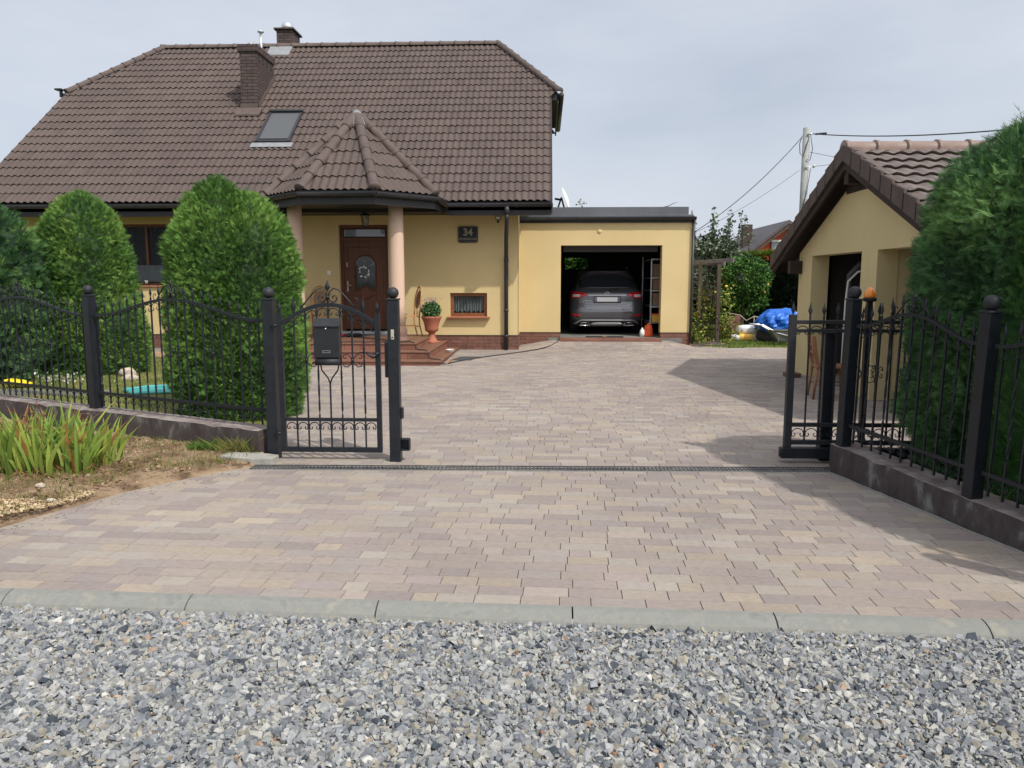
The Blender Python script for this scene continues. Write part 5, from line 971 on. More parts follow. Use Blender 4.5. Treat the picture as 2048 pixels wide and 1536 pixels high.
def conifer(name, lobes, n, size, pal, seed, label, group=None, cat='tree', up=.5, lump=.10, lf=3.2, ex=2.3, trunk=True, depth=.07, hull=True, sp=None, tip=1.25, z0=.03, loc=None, facing=None):
    rg = np.random.default_rng(seed); loc = loc or (lobes[0][0], lobes[0][1], z0); t = thing(name, loc, label, cat, group)
    PP = []; NN = []; HV = []; HF = []; hb = 0; areas = [l[3] * l[2] for l in lobes]
    for (cx, cy, Rr, H, zb), ar in zip([(l[0], l[1], l[2], l[3], (l[4] if len(l) > 4 else z0)) for l in lobes], areas):
        def rad(u): return Rr * (.86 + .14 * smooth(0, .22, u)) * np.power(np.clip(1 - np.power(np.clip((u - .42) / .585, 0, 1), ex), 0, 1), .72)
        def surf(th_, u):
            q = np.stack([np.cos(th_) * Rr, np.sin(th_) * Rr, u * H], 1) + 13; k = 1 + lump * 2 * (vnoise(q, lf, seed) - .5) + lump * 1.2 * (vnoise(q, lf * 2.6, seed + 1) - .5)
            r = rad(u) * k; return np.stack([cx + np.cos(th_) * r, cy + np.sin(th_) * r, zb + u * H + (k - 1) * .25 * Rr * smooth(.7, 1, u)], 1)
        m_ = int(n * ar / sum(areas)); u = rg.uniform(0, 1.0, m_ * 2); keep = rg.uniform(0, 1, m_ * 2) < (rad(u) / Rr * .9 + .25); u = u[keep][:m_]; th_ = rg.uniform(0, 2 * np.pi, len(u))
        if facing is not None: th_ = facing + rg.uniform(-1, 1, len(u)) ** 1 * np.pi * .72
        P = surf(th_, u); e = 1e-3; du = (rad(np.minimum(1, u + e)) - rad(u)) / e / H; Nn = np.stack([np.cos(th_), np.sin(th_), np.clip(-du, -.2, 3)], 1); Nn /= np.linalg.norm(Nn, axis=1)[:, None]
        P -= Nn * (np.abs(rg.normal(0, depth, len(u)))[:, None]); PP.append(P); NN.append(Nn)
        if hull:
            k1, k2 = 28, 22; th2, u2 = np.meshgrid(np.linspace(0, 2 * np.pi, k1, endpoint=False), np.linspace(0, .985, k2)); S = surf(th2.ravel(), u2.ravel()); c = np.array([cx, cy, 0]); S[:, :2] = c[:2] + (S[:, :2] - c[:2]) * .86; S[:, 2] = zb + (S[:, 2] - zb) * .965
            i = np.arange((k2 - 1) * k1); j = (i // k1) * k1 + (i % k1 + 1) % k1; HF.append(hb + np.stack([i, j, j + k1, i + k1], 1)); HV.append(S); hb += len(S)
    P = np.concatenate(PP); Nn = np.concatenate(NN); n = len(P)
    Aa = Nn + rg.normal(0, .5, (n, 3)); Aa[:, 2] += up; Aa /= np.linalg.norm(Aa, axis=1)[:, None]; Bb = np.cross(Aa, rg.normal(0, 1, (n, 3)) + np.cross(Nn, [0, 0, 1]) * .0); Bb /= np.linalg.norm(Bb, axis=1)[:, None]
    sz = size * rg.uniform(.6, 1.3, n) * np.where(rg.uniform(0, 1, n) < .07, 1.5, 1); V = spray_verts(P - Aa * sz[:, None] * .3, Aa, Bb, sz, sp=sp); K = len(sp or SPRAY); F = np.arange(n * K * 4).reshape(-1, 4)
    pal = np.array(pal); pi = np.clip((vnoise(P, 2.3, seed + 5) * .7 + rg.uniform(0, .45, n)) * len(pal), 0, len(pal) - 1e-3).astype(int); tt = pal[pi] * rg.uniform(.8, 1.18, (n, 1)); tt = np.repeat(tt[:, None], K, 1); tt[:, 0] *= 1.05
    T = tt.reshape(-1, 3)
    if hull:
        HVc = np.concatenate(HV); F = np.concatenate([F, np.concatenate(HF) + len(V)]); V = np.concatenate([V, HVc]); T = np.concatenate([T, np.repeat(pal[:1] * .6, sum(len(h) for h in HF), 0)])  # hull darker than the sprays, deepening the shade between them by colour
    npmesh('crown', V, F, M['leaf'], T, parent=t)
    if trunk:
        for l in lobes[:1]: b = MB(); b.tube([(l[0], l[1], -.1), (l[0], l[1], l[3] * .5), (l[0], l[1], l[3] * .8)], [.07, .05, .02], 8); b.build('trunk', M['bark'], t)
    return t
TG = [A(60, 92, 48, .8), A(84, 122, 58, .8), A(108, 148, 68, .8), A(136, 172, 84, .8)]
TG2 = [A(60, 92, 50, .85), A(84, 122, 58, .85), A(106, 144, 66, .85), A(134, 164, 82, .85)]
DG = [A(46, 74, 50, .9), A(60, 94, 58, .9), A(78, 114, 64, .9), A(106, 142, 78, .9)]
conifer('thuja', [(-3.86, 9.1, .64, 2.84), (-3.52, 9.15, .63, 2.68)], 52000, .074, TG, 3, 'tall bright green double-topped thuja between the left fence and the wicket gate', loc=(-3.7, 9.1, .02), ex=3.4)
conifer('thuja', [(-8.0, 13.25, .78, 3.16), (-7.32, 13.0, .45, 1.35)], 26000, .095, TG2, 5, 'round-headed green thuja in front of the curtained house window', loc=(-7.8, 13.2, .06), ex=3.4)
conifer('yew', [(-9.15, 12.3, 1.0, 3.0), (-9.9, 12.4, .9, 3.1), (-8.7, 12.0, .5, 2.2)], 20000, .15, DG, 6, 'dark loose-branched yew at the left edge behind the iron fence', up=.15, lump=.22, depth=.12, loc=(-9.4, 12.3, .05))
HG = [A(56, 84, 58, 1), A(72, 106, 68, 1), A(92, 130, 78, 1), A(122, 158, 94, 1)]
HGr = 'thujas forming the hedge along the right fence'
conifer('hedge_thuja', [(3.76, 6.05, .84, 2.85), (4.10, 5.85, .82, 3.10)], 60000, .085, HG, 8, 'dark feathery hedge thuja farthest from the road, behind the arched fence panel', group=HGr, lump=.14, facing=R(215), up=.1, ex=4.2, sp=SPRAY2)
conifer('hedge_thuja', [(4.06, 4.9, .78, 3.2)], 24000, .085, HG, 9, 'dark hedge thuja behind the second ball-topped post of the right fence', group=HGr, lump=.14, facing=R(215), up=.15, ex=3.4, sp=SPRAY2)
conifer('hedge_thuja', [(4.22, 3.95, .76, 3.2)], 9000, .095, HG, 10, 'hedge thuja just outside the right edge, second nearest the road', group=HGr, lump=.12, up=.3)
conifer('hedge_thuja', [(4.4, 3.05, .68, 2.2)], 6500, .095, HG, 12, 'lowest hedge thuja, nearest the gravel road', group=HGr, lump=.12, up=.3)
conifer('young_thuja', [(3.36, 5.42, .26, 2.25)], 2600, .10, [A(60, 104, 52, .85), A(84, 130, 62, .85), A(104, 150, 70, .85)], 14, 'slender lighter green thuja shoot in front of the dark hedge', lump=.15, up=1.0, depth=.03, sp=SPRAY2)
rg = np.random.default_rng(5); b = MB()
for i in range(34):
    x = 3.5 + rg.uniform(0, .9); y = 5.95 + rg.uniform(-.25, .2); z = 2.70 + .22 * (x - 3.5) + rg.uniform(-.1, .05); a = rg.uniform(-.4, .4); h = rg.uniform(.14, .26)
    p0, p1 = Vector((x, y, z)), Vector((x + a * h, y, z + h)); b.tube([p0, (p0 + p1) / 2 + Vector((.01, 0, 0)), p1], [.0035, .0025, .001], 3)
    for k in (.3, .5, .7, .85): q = p0.lerp(p1, k); s = rg.choice((-1, 1)); b.tube([q, q + Vector((s * h * .28, rg.uniform(-.03, .03), h * .24))], [.003, .001], 3)
b.build('shoot_tips', mat('shoot', [A(110, 150, 70)]), bpy.data.objects['hedge_thuja'])

# iris clump
ir = thing('iris_clump', (-4.1, 6.35, .06), 'big clump of yellowing iris leaves with dry stalks in front of the left low wall', 'plant')
rg = np.random.default_rng(21); V = []; F = []; T = []
for i in range(420):
    cx_, cy_ = (-4.34 + float(np.clip(rg.normal(0, .32), -.6, .52)), 6.32 + rg.normal(0, .16)); z = float(vz(np.array([cx_]), np.array([cy_]))[0]) - .02
    H = rg.uniform(.26, .60) * (1 - .2 * min(1, abs(cx_ + 4.3) / .8)); lean = rg.normal(0, .3) + (cx_ + 4.3) * .5; ly_ = rg.normal(0, .16) + (cy_ - 6.32) * .5; a = rg.uniform(-.9, .9); wd = rg.uniform(.011, .023); K = 9; droop = rg.uniform(0, .35) if rg.random() < .3 else rg.uniform(0, .06); brown = rg.random() < .09; ye = rg.uniform(0, 1); bi = len(V); tw = rg.normal(0, .07)
    if i < 7: lean = (1, -.9, .8, .95, -.7, 1.2, .6)[i]; droop = .5; H = .42
    for k in range(K + 1):
        s = k / K; x = cx_ + lean * H * s ** 1.9; y = cy_ + ly_ * H * s; a += tw; zz_ = z + H * (s - droop * s ** 3 * 1.2); ww = wd * (1 - s ** 3) * (.75 + .25 * math.sin(s * 3)) + .0008
        V += [(x - math.cos(a) * ww, y - math.sin(a) * ww, zz_), (x + math.cos(a) * ww, y + math.sin(a) * ww, zz_)]
        if k < K:
            F.append((bi + 2 * k, bi + 2 * k + 1, bi + 2 * k + 3, bi + 2 * k + 2))
            gcol = np.array(A(112, 150, 70, .8)) * (1 - ye * .7) + np.array(A(196, 208, 96, .8)) * ye * .7; c = gcol * (.85 + .3 * s)
            if brown or (s > .85 and rg.random() < .4): c = np.array(A(190, 140, 84)) * rg.uniform(.7, 1.1)
            T.append(c)
npmesh('leaves', V, F, M['blade'], np.array(T), parent=ir)
b = MB()
for i in range(13):
    x, y = -4.3 + rg.normal(0, .26), 6.34 + rg.normal(0, .14); h = rg.uniform(.35, .62); l_ = rg.normal(0, .12); p = [(x, y, .05), (x + l_ * .4, y, .05 + h * .5), (x + l_, y + .02, .05 + h), (x + l_ + rg.normal(0, .05), y, .05 + h + .015)]
    b.tube(p, [.005, .004, .003, .002], 4)
    for k in range(3): b.sphere((x + l_ * (1 - .15 * k), y + .02, .05 + h * (1 - .12 * k)), .011, 5)
for i in range(40):
    x, y = -4.3 + rg.normal(0, .32), 6.2 + rg.normal(0, .16); a = rg.uniform(0, 6.28); r_ = rg.uniform(.08, .2); b.tube([(x, y, .08), (x + r_ * .5 * math.cos(a), y + r_ * .5 * math.sin(a), .13), (x + r_ * math.cos(a), y + r_ * math.sin(a), .07)], [.007, .006, .002], 3)
b.build('dry_stalks', mat('dry_stalk', [A(130, 92, 62, .6), A(170, 130, 88, .6)], 9, .8), ir)
def weed(c, n, h, lab, pal, seed, cat='weed'):
    t = thing('weed', (c[0], c[1], .05), lab, cat); blades('leaves', n, (c[0] - .16, c[0] + .16, c[1] - .07, c[1] + .07), lambda x, y: .04 + 0 * x, h, .0028, pal, kind=None, seed=seed, parent=t, lean=.5)
weed((-3.2, 7.05), 420, .10, 'tuft of grass at the foot of the low wall near the footing', [A(86, 122, 50), A(110, 146, 66)], 31)
weed((-2.86, 7.0), 160, .15, 'sparse dry weed right beside the concrete footing', [A(150, 140, 84), A(120, 130, 66)], 32)
rkg = 'pale field stones in the left garden'
def rock(name, c, s, seed, lab, group=None, cat='stone', m='rock'):
    rg = np.random.default_rng(seed); b = MB(); b.sphere((0, 0, 0), 1, 12); q = np.array(b.v); k = 1 + .5 * (vnoise(q + 9, 1.3, seed) - .5); q = q * k[:, None] * np.array(s) + np.array(c); b.v = [tuple(p) for p in q]
    return b.build(name, M[m], loc=tuple(c), label=lab, cat=cat, group=group)
rock('field_stone', (-7.0, 12.55, .12), (.15, .10, .09), 3, 'larger pale stone right of the thuja foot', rkg); rock('field_stone', (-7.45, 12.35, .1), (.13, .09, .08), 4, 'pinkish stone half hidden under the thuja', rkg); rock('field_stone', (-6.75, 12.2, .08), (.16, .09, .07), 5, 'small flat stone in front of the larger pale stone', rkg)
rock('field_stone', (-3.95, 5.72, .06), (.045, .03, .02), 6, 'small pale stone lying in the grass before the iris clump', None); rock('field_stone', (-3.62, 5.35, .05), (.035, .028, .018), 7, 'small flat stone at the edge of the pale grit', None)
b = MB(); n = 26; ring = [(-5.62 + .42 * math.cos(2 * math.pi * i / n) * (1 + .12 * math.sin(5 * i)), 10.85 + .34 * math.sin(2 * math.pi * i / n) * (1 + .1 * math.cos(7 * i))) for i in range(n)]
b.prism(ring, 'z', .045, .085); b.tube([(x, y, .09) for x, y in ring + ring[:1]], .028, 6); b.build('paddling_mat', M['turq'], loc=(-5.62, 10.85, .05), label='flat turquoise plastic sheet lying on the lawn behind the fence', cat='sheet')
ys = thing('toy_slide', (-7.95, 11.2, .05), 'bright yellow plastic toy behind the left fence under the yew', 'toy'); b = MB(); b.prism([(-8.12, .10), (-7.78, .08), (-7.76, .12), (-7.9, .17), (-8.12, .19)], 'y', 11.1, 11.3); b.build('body', M['yellow'], ys, bev=.02)
b = MB(); b.box(-8.03, -8.01, 11.095, 11.099, .10, .18); b.box(-7.92, -7.90, 11.095, 11.099, .09, .17); b.build('stripe', M['dark'], ys)
b = MB(); b.box(-9.4, -6.1, 10.45, 10.5, .0, .13); b.build('lawn_edging', M['conc'], kind='structure')
pts = np.array([(-7.45 + rg.normal(0, .25), 11.5 + rg.normal(0, .15), .12 + abs(rg.normal(0, .08))) for _ in range(260)])
fw = thing('daisy_patch', (-7.45, 11.5, .05), 'patch of small white flowers at the foot of the left thuja', 'plant'); leafball('blossoms', fw, None, 0, 0, .035, [A(230, 230, 215), A(200, 205, 190), A(70, 110, 60), A(60, 95, 50)], 3, pts=pts, width=.5, kind='stuff')

# ---------------------------------------------------------------- shed on the right
shed = thing('shed', (4.45, 11.3, .04), 'pale yellow garden shed with open bays and brown tiled gable roof', 'shed')
RX_, RYs, RZs, TS = 4.45, 11.3, 3.48, .443
zu = lambda y: RZs - TS * abs(y - RYs) - .27
b = MB(); wall_holes(b, 'x', 4.45, 4.73, 8.75, 13.8, -.05, 2.13, [(9.15, 10.62, -.05, 2.07), (11.14, 13.16, -.05, 2.07)])
for xx in (4.45, 4.73): b.add([(xx, 8.75, 2.13), (xx, 13.8, 2.13), (xx, 11.75, zu(11.75)), (xx, 10.85, zu(10.85))], [(0, 1, 2, 3)])
b.add([(4.45, 8.75, -.05), (11, 8.75, -.05), (11, 8.75, 2.1), (4.45, 8.75, 2.1)], [(0, 1, 2, 3)]); b.add([(4.45, 13.8, -.05), (11, 13.8, -.05), (11, 13.8, 2.1), (4.45, 13.8, 2.1)], [(0, 1, 2, 3)]); b.box(4.735, 7.2, 10.63, 10.85, -.05, 2.3)
b.build('wall', M['plaster2'], shed)
b = MB(); b.box(7.2, 7.3, 8.8, 13.75, 0, 2.4); b.box(4.9, 7.2, 13.5, 13.74, 0, 2.3); b.box(4.74, 7.2, 8.8, 13.7, 2.25, 2.28); b.box(4.74, 11, 8.8, 13.7, .0, .055); b.build('inner_wall', mat('inner_wall', [(.05, .045, .042), (.075, .068, .06)], 2, .95), shed)
b = MB(); b.box(5.6, 5.66, 11.2, 13.1, .06, 2.0); b.build('door_panel', mat('rusty_brown', [(.045, .028, .02), (.085, .05, .034), (.05, .032, .024)], 4, .9, .002, 30), shed)
b = MB(); b.box(5.58, 5.6, 12.2, 12.55, 1.35, 1.62); b.box(5.58, 5.6, 11.5, 11.75, 1.35, 1.6); b.build('paper_notice', M['lampw'], shed)
b = MB(); b.tube([(5.0, 13.0, .06), (5.0, 12.98, 1.4), (5.0, 12.95, 1.75), (5.1, 12.85, 1.92), (5.4, 12.7, 1.95)], .05, 8); b.build('flue_pipe', M['parapet'], shed)
b = MB(); b.tube([(4.86, 12.72, .06), (4.86, 12.70, 1.3), (4.87, 12.66, 1.65), (4.95, 12.5, 1.80), (5.1, 12.42, 1.84)], .018, 8); b.build('white_pipe', M['white'], shed)
ct = math.atan(TS); c2, s2 = math.cos(ct), math.sin(ct); Ls = 3.28 / c2
b = MB(); XE = 11.5
for sg1 in (-1, 1):
    e = (RYs + sg1 * 3.27, RZs - TS * 3.27); b.add([(4.22, e[0], e[1] - .03), (XE, e[0], e[1] - .03), (XE, RYs, RZs - .03), (4.22, RYs, RZs - .03)], [(0, 1, 2, 3)]); b.add([(4.22, e[0], e[1] - .09), (XE, e[0], e[1] - .09), (XE, RYs, RZs - .09), (4.22, RYs, RZs - .09)], [(3, 2, 1, 0)])
    b.prism([(e[0], e[1] - .03), (RYs, RZs - .03), (RYs, RZs - .27), (e[0], e[1] - .24)], 'x', 4.205, 4.24)
    b.add([(4.22, e[0], e[1] - .03), (XE, e[0], e[1] - .03), (XE, e[0], e[1] - .2), (4.22, e[0], e[1] - .2)], [(0, 1, 2, 3)])
    for k in range(9): xx = 4.5 + k * .8; b.prism([(e[0] - sg1 * .02, e[1] - .095), (RYs, RZs - .10), (RYs, RZs - .22), (e[0] - sg1 * .02, e[1] - .2)], 'x', xx, xx + .08)
sroof = b.build('roof', M['soffit'], shed)
for y, z in ((RYs - .05, zu(RYs) + .0), (13.62, 1.98), (8.9, 1.98)): b = MB(); b.box(4.24, 4.44 if z > 2.2 else 4.449, y, y + .15, z - .2, z + .02); b.build('purlin', M['soffit'], sroof, bev=.008)
b = MB(); b.prism([(10.78, 3.0), (RYs, 3.2), (11.82, 3.0), (11.82, 2.92), (10.78, 2.92)], 'x', 4.444, 4.448); b.build('gable_shade_board', M['soffit'], sroof)
tile_slope('tile_field', (4.2, RYs - 3.28, RZs - TS * 3.28), (1, 0, 0), (0, c2, s2), Ls, lambda s: 0.0, lambda s: 7.2, M['tile2'], sroof, course=.34, amp=.030, period=.21, lift=.036, tilew=.21, du=.021, tintr=.08, seed=44)
tile_slope('tile_field', (4.2, RYs + 3.28, RZs - TS * 3.28), (1, 0, 0), (0, -c2, s2), Ls, lambda s: 0.0, lambda s: 7.2, M['tile2'], sroof, course=.34, amp=.030, period=.21, lift=-.036, tilew=.21, du=.021, tintr=.08, seed=45)
nvt = 10
for sg1 in (-1, 1):
    for k in range(nvt):
        a0, a1 = 3.28 * (1 - k / nvt), 3.28 * (1 - (k + 1) / nvt) - .02; y0, y1 = RYs + sg1 * a0, RYs + sg1 * max(a1, 0); z0, z1 = RZs - TS * a0 + .10, RZs - TS * max(a1, 0) + .06
        b = MB(); b.prism([(y0, z0), (y1, z1), (y1, z1 - .21), (y0, z0 - .24)], 'x', 4.165, 4.20); b.add([(4.165, y0, z0), (4.30, y0, z0), (4.30, y1, z1), (4.165, y1, z1)], [(0, 1, 2, 3)]); b.build('verge_tile', M['ridge'], sroof)
b = MB(); ridge_line(b, (4.17, RYs, RZs + .0), (11.3, RYs, RZs + .0), .125, .43); b.build('ridge_tiles', M['tile2'] if False else mat('shed_ridge', [A(140, 118, 110), A(156, 134, 124)], 6, .5), sroof)
# chair by the shed
def side_chair():
    t = thing('kitchen_chair', (3.95, 10.8, .04), 'brown wooden chair standing sideways before the shed bay', 'chair', rz=R(-98)); m = M['chairwood']
    b = MB(); b.box(-.21, .21, -.2, .22, .43, .465); b.build('seat', m, t, local=True, bev=.008)
    for x in (-.18, .18):
        b = MB(); b.tube([(x, .18, .43), (x * 1.1, .23, 0)], [.022, .015], 8); b.build('leg', m, t, local=True); b = MB(); b.tube([(x, -.18, .43), (x * 1.1, -.22, 0)], [.022, .015], 8); b.build('leg', m, t, local=True)
        b = MB(); b.prism([(-.19, .44), (-.15, .44), (-.19, .64), (-.225, .87), (-.27, .87), (-.25, .64)], 'x', x - .02, x + .02); b.build('back_post', m, t, local=True, bev=.004)
    for z, y in ((.62, -.215), (.72, -.225)): b = MB(); b.box(-.17, .17, y - .012, y + .012, z, z + .035); b.build('back_rail', m, t, local=True, bev=.004)
    b = MB(); b.tube([(-.19, -.2, .2), (-.19, .2, .2)], .009, 6); b.tube([(.19, -.2, .2), (.19, .2, .2)], .009, 6); b.tube([(-.19, 0, .2), (.19, 0, .2)], .009, 6); b.build('stretcher', m, t, local=True)
side_chair()
b = MB(); b.box(4.05, 4.28, 12.9, 13.15, .065, .13); b.build('brick', M['plinth'], loc=(4.15, 13.0, .06), bev=.005, label='single red brick lying on the paving before the shed corner', cat='brick')

# ---------------------------------------------------------------- back garden
def broadleaf(name, c, blobs, n, size, pal, seed, label, trunk, cat='tree', shoots=0, group=None):
    t = thing(name, c, label, cat, group); rg = np.random.default_rng(seed); P = []; vol = [b_[3] ** 3 for b_ in blobs]
    for (x, y, z, r), v in zip(blobs, vol):
        k = int(n * v / sum(vol)); d = rg.normal(0, 1, (k, 3)); d /= np.linalg.norm(d, axis=1)[:, None]; rr = rg.uniform(.3, 1, k) ** .5 * r; q = d * rr[:, None] * np.array([1, 1, .9]) + np.array([x, y, z]); q = q[vnoise(q, 3.4 / r * .6, seed) > .34]; P.append(q)
    b = MB(); base = Vector(c)
    for (x, y, z, r) in blobs: b.tube([base + Vector((0, 0, trunk * .8)), Vector(((base.x + x) / 2, (base.y + y) / 2, (base.z + trunk + z) / 2)), (x, y, z)], [.05, .03, .012], 5)
    for i in range(shoots):
        x0 = blobs[0][0] + rg.uniform(-1.25, 1.3); y0 = blobs[0][1] + rg.uniform(-.4, .4); z0_ = blobs[0][2] + rg.uniform(.3, .7); h = rg.uniform(.6, 1.5) * (1 - .35 * abs(x0 - blobs[0][0])); ln = rg.normal(0, .1) + (x0 - blobs[0][0]) * .15
        b.tube([(x0, y0, z0_), (x0 + ln * .5, y0, z0_ + h * .5), (x0 + ln, y0, z0_ + h)], [.012, .008, .003], 4); k = int(h * 46); s = rg.uniform(0, 1, k); P.append(np.stack([x0 + ln * s + rg.normal(0, .035, k), y0 + rg.normal(0, .035, k), z0_ + h * s], 1))
    b.tube([base - Vector((0, 0, .1)), base + Vector((0, 0, trunk * .5)), base + Vector((.02, 0, trunk))], [.085, .07, .055], 8); b.build('trunk', M['bark'], t)
    leafball('crown', t, None, 0, 0, size, pal, seed, pts=np.concatenate(P)); return t
PG_ = [A(92, 110, 84, .62), A(120, 136, 108, .62), A(64, 84, 60, .62), A(150, 164, 140, .6)]
broadleaf('pear_tree', (4.9, 24.0, .1), [(5.0, 24, 2.05, 1.15), (5.9, 24.1, 1.7, .85), (4.2, 24, 1.7, .8), (5.2, 24, 2.7, .6)], 9500, .10, PG_, 3, 'grey-green fruit tree with upright shoots behind the dark trellis', .9, shoots=26)
LG = [A(90, 140, 56, .6), A(66, 112, 46, .6), A(116, 164, 72, .6), A(50, 88, 38, .6)]
cit = broadleaf('apple_tree', (5.55, 22.0, .1), [(5.65, 22, 1.75, .72), (5.95, 22.1, 1.25, .45), (5.25, 22, 1.35, .42), (5.6, 22, 1.05, .4)], 7000, .085, LG, 4, 'small round bright green tree with a few yellow fruits on the back lawn', .6)
rg = np.random.default_rng(3)
for i in range(5):
    a = rg.uniform(0, 6.28); p = (5.6 + .62 * math.cos(a), 21.6 + rg.uniform(-.1, .2), 1.0 + rg.uniform(0, .7)); b = MB(); b.sphere(p, .033, 8); b.build('fruit', M['bagy'], cit)
# far clipped hedge
hd = thing('far_hedge', (8.6, 28, .1), 'tall dark clipped hedge closing the back garden, with yellowish top', 'hedge'); n = 30000; rg = np.random.default_rng(9)
fx = rg.uniform(5.0, 14, n); face = rg.uniform(0, 1, n) < .8; topz = 2.55 + .12 * (vnoise(np.stack([fx, fx * 0], 1), 1.3, 2) - .5)
P = np.stack([fx, np.where(face, 27.5 + .25 * vnoise(np.stack([fx * 1.3, rg.uniform(0, 3, n)], 1), 2, 4), rg.uniform(27.5, 28.6, n)), np.where(face, rg.uniform(.1, 1, n) * topz, topz)], 1)
Aa = rg.normal(0, .5, (n, 3)) + np.where(face[:, None], [0, -1, .5], [0, -.2, 1.2]); Aa /= np.linalg.norm(Aa, axis=1)[:, None]; Bb = np.cross(Aa, rg.normal(0, 1, (n, 3))); Bb /= np.linalg.norm(Bb, axis=1)[:, None]; sz = rg.uniform(.12, .24, n)
V = spray_verts(P, Aa, Bb, sz); hp = np.array([A(22, 38, 28, .5), A(32, 52, 34, .5), A(44, 66, 38, .5)]); tt = np.where((P[:, 2] > topz - .12)[:, None], np.array(A(120, 140, 50, .6)), hp[rg.integers(0, 3, n)]) * rg.uniform(.8, 1.2, (n, 1))
hv = [(5, 27.75, 0), (14, 27.75, 0), (14, 27.75, 2.4), (5, 27.75, 2.4), (5, 28.5, 0), (14, 28.5, 0), (14, 28.5, 2.4), (5, 28.5, 2.4)]; hf = np.array([(0, 1, 2, 3), (4, 7, 6, 5), (3, 2, 6, 7), (0, 3, 7, 4), (1, 5, 6, 2)])
npmesh('foliage', np.concatenate([V, hv]), np.concatenate([np.arange(n * 36).reshape(-1, 4), hf + len(V)]), M['leaf'], np.concatenate([np.repeat(tt, 9, 0), np.repeat(hp[:1], 5, 0)]), parent=hd)
broadleaf('garage_tree', (.9, 28.5, .1), [(.9, 28.5, 2.3, 1.6), (-.2, 28.6, 2.2, 1.2), (2.1, 28.6, 2.1, 1.2), (1.0, 28.9, 2.5, 1.0)], 20000, .16, LG, 14, 'leafy green tree seen through the small back window of the garage', .8)
# trellis pergola
tp = thing('trellis', (4.0, 19.6, .1), 'dark wooden trellis with beam on top beside the garage corner', 'trellis')
for x, y in ((4.22, 19.0), (3.98, 20.1), (3.80, 20.5)): b = MB(); b.box(x - .045, x + .045, y - .045, y + .045, .05, 2.05); b.build('post', M['timber'], tp, bev=.004)
b = MB(); b.bar((3.52, 19.75, 2.10), (4.55, 18.95, 2.16), .07, .10); b.bar((3.6, 20.6, 2.10), (4.35, 19.0, 2.08), .06, .08); b.build('top_beam', M['beam'], tp, bev=.005)
def lattice(p, q, z0, z1):
    b = MB(); p = Vector(p); q = Vector(q); L = (q - p).length; n = int(L / .10)
    for i in range(n + 1): c = p.lerp(q, i / n); b.bar(c + Vector((0, 0, z0)), c + Vector((0, 0, z1)), .016, .016, up=(1, 0, 0))
    k = int((z1 - z0) / .15)
    for i in range(k + 1): z = z0 + (z1 - z0) * i / k; b.bar(p + Vector((0, 0, z)), q + Vector((0, 0, z)), .02, .02)
    b.build('lattice_panel', M['timber'], tp)
lattice((4.2, 19.06, 0), (3.95, 19.55, 0), .15, 1.62); lattice((3.56, 20.1, 0), (3.94, 20.1, 0), .15, 1.65)
b = MB(); b.bar((3.6, 18.72, .10), (4.3, 18.55, .10), .05, .12); b.bar((3.62, 18.95, .12), (4.18, 18.8, .12), .05, .14); b.build('bed_edging', M['beam'], loc=(3.9, 18.7, .1), label='grey timber edging of the bed beside the garage', cat='edging')
sheet('bed_soil', np.arange(3.52, 4.5, .1), np.arange(18.5, 21, .1), lambda x, y: .135 + .02 * np.sin(x * 9) * np.sin(y * 7), M['soil'])
vn = thing('climbing_vine', (4.0, 19.4, .1), 'yellow-green vine climbing over the trellis beside the garage', 'vine'); rg = np.random.default_rng(8); P = []
for (x, y, z, r, k) in ((3.98, 19.35, .45, .3, 260), (3.75, 19.6, .8, .3, 200), (4.1, 19.2, 1.0, .22, 130), (3.95, 19.5, 1.35, .2, 70), (4.42, 19.1, .7, .2, 200), (4.48, 19.2, .35, .2, 230), (4.45, 19.2, 1.1, .16, 90), (4.5, 19.4, 1.35, .2, 70), (3.7, 19.0, .3, .22, 330)): P.append(np.array([x, y, z]) + rg.normal(0, r * .55, (k, 3)))
leafball('foliage', vn, None, 0, 0, .075, [A(150, 160, 66), A(110, 138, 56), A(180, 170, 80), A(84, 120, 52)], 6, pts=np.concatenate(P))
b = MB()
for i in range(8): x = 3.8 + .09 * i; b.tube([(x, 19.3, .1), (x + rg.normal(0, .05), 19.2, .7), (x + rg.normal(0, .1), 19.3, 1.4)], [.01, .007, .003], 4)
b.build('stem', M['bark'], vn)
# red house far behind
rh = thing('red_house', (12.6, 44, .1), 'distant red house with dark tiled roof beyond the back hedge', 'house'); AX, AZ = 12.62, 4.80
b = MB(); b.add([(9.6, 41.6, 0), (15.6, 41.6, 0), (15.6, 41.6, 2.5), (AX, 41.6, AZ - .15), (9.6, 41.6, 2.5)], [(0, 1, 2, 3, 4)]); b.add([(9.6, 41.6, 0), (9.6, 49, 0), (9.6, 49, 2.5), (9.6, 41.6, 2.5)], [(0, 1, 2, 3)]); b.build('wall', M['redwall'], rh)
b = MB(); b.prism([(8.8, AZ - 3.82 * .78), (AX, AZ), (16.4, AZ - 3.78 * .78), (16.4, AZ - 3.78 * .78 - .16), (AX, AZ - .18), (8.8, AZ - 3.82 * .78 - .16)], 'y', 41.0, 49.5); rr_ = b.build('roof', M['greyroof'], rh)
b = MB(); b.box(10.9, 11.4, 43.5, 44.0, 3.3, 4.75); b.build('chimney', M['chbrick'], rr_)
for yy in (44.6, 42.8): b = MB(); z1 = AZ - (AX - 10.0) * .78; b.prism([(9.9, z1 - .04), (10.7, z1 + .59), (10.66, z1 + .64), (9.86, z1 + .01)], 'y', yy, yy + .2); b.build('skylight', M['skyglass'], rr_)
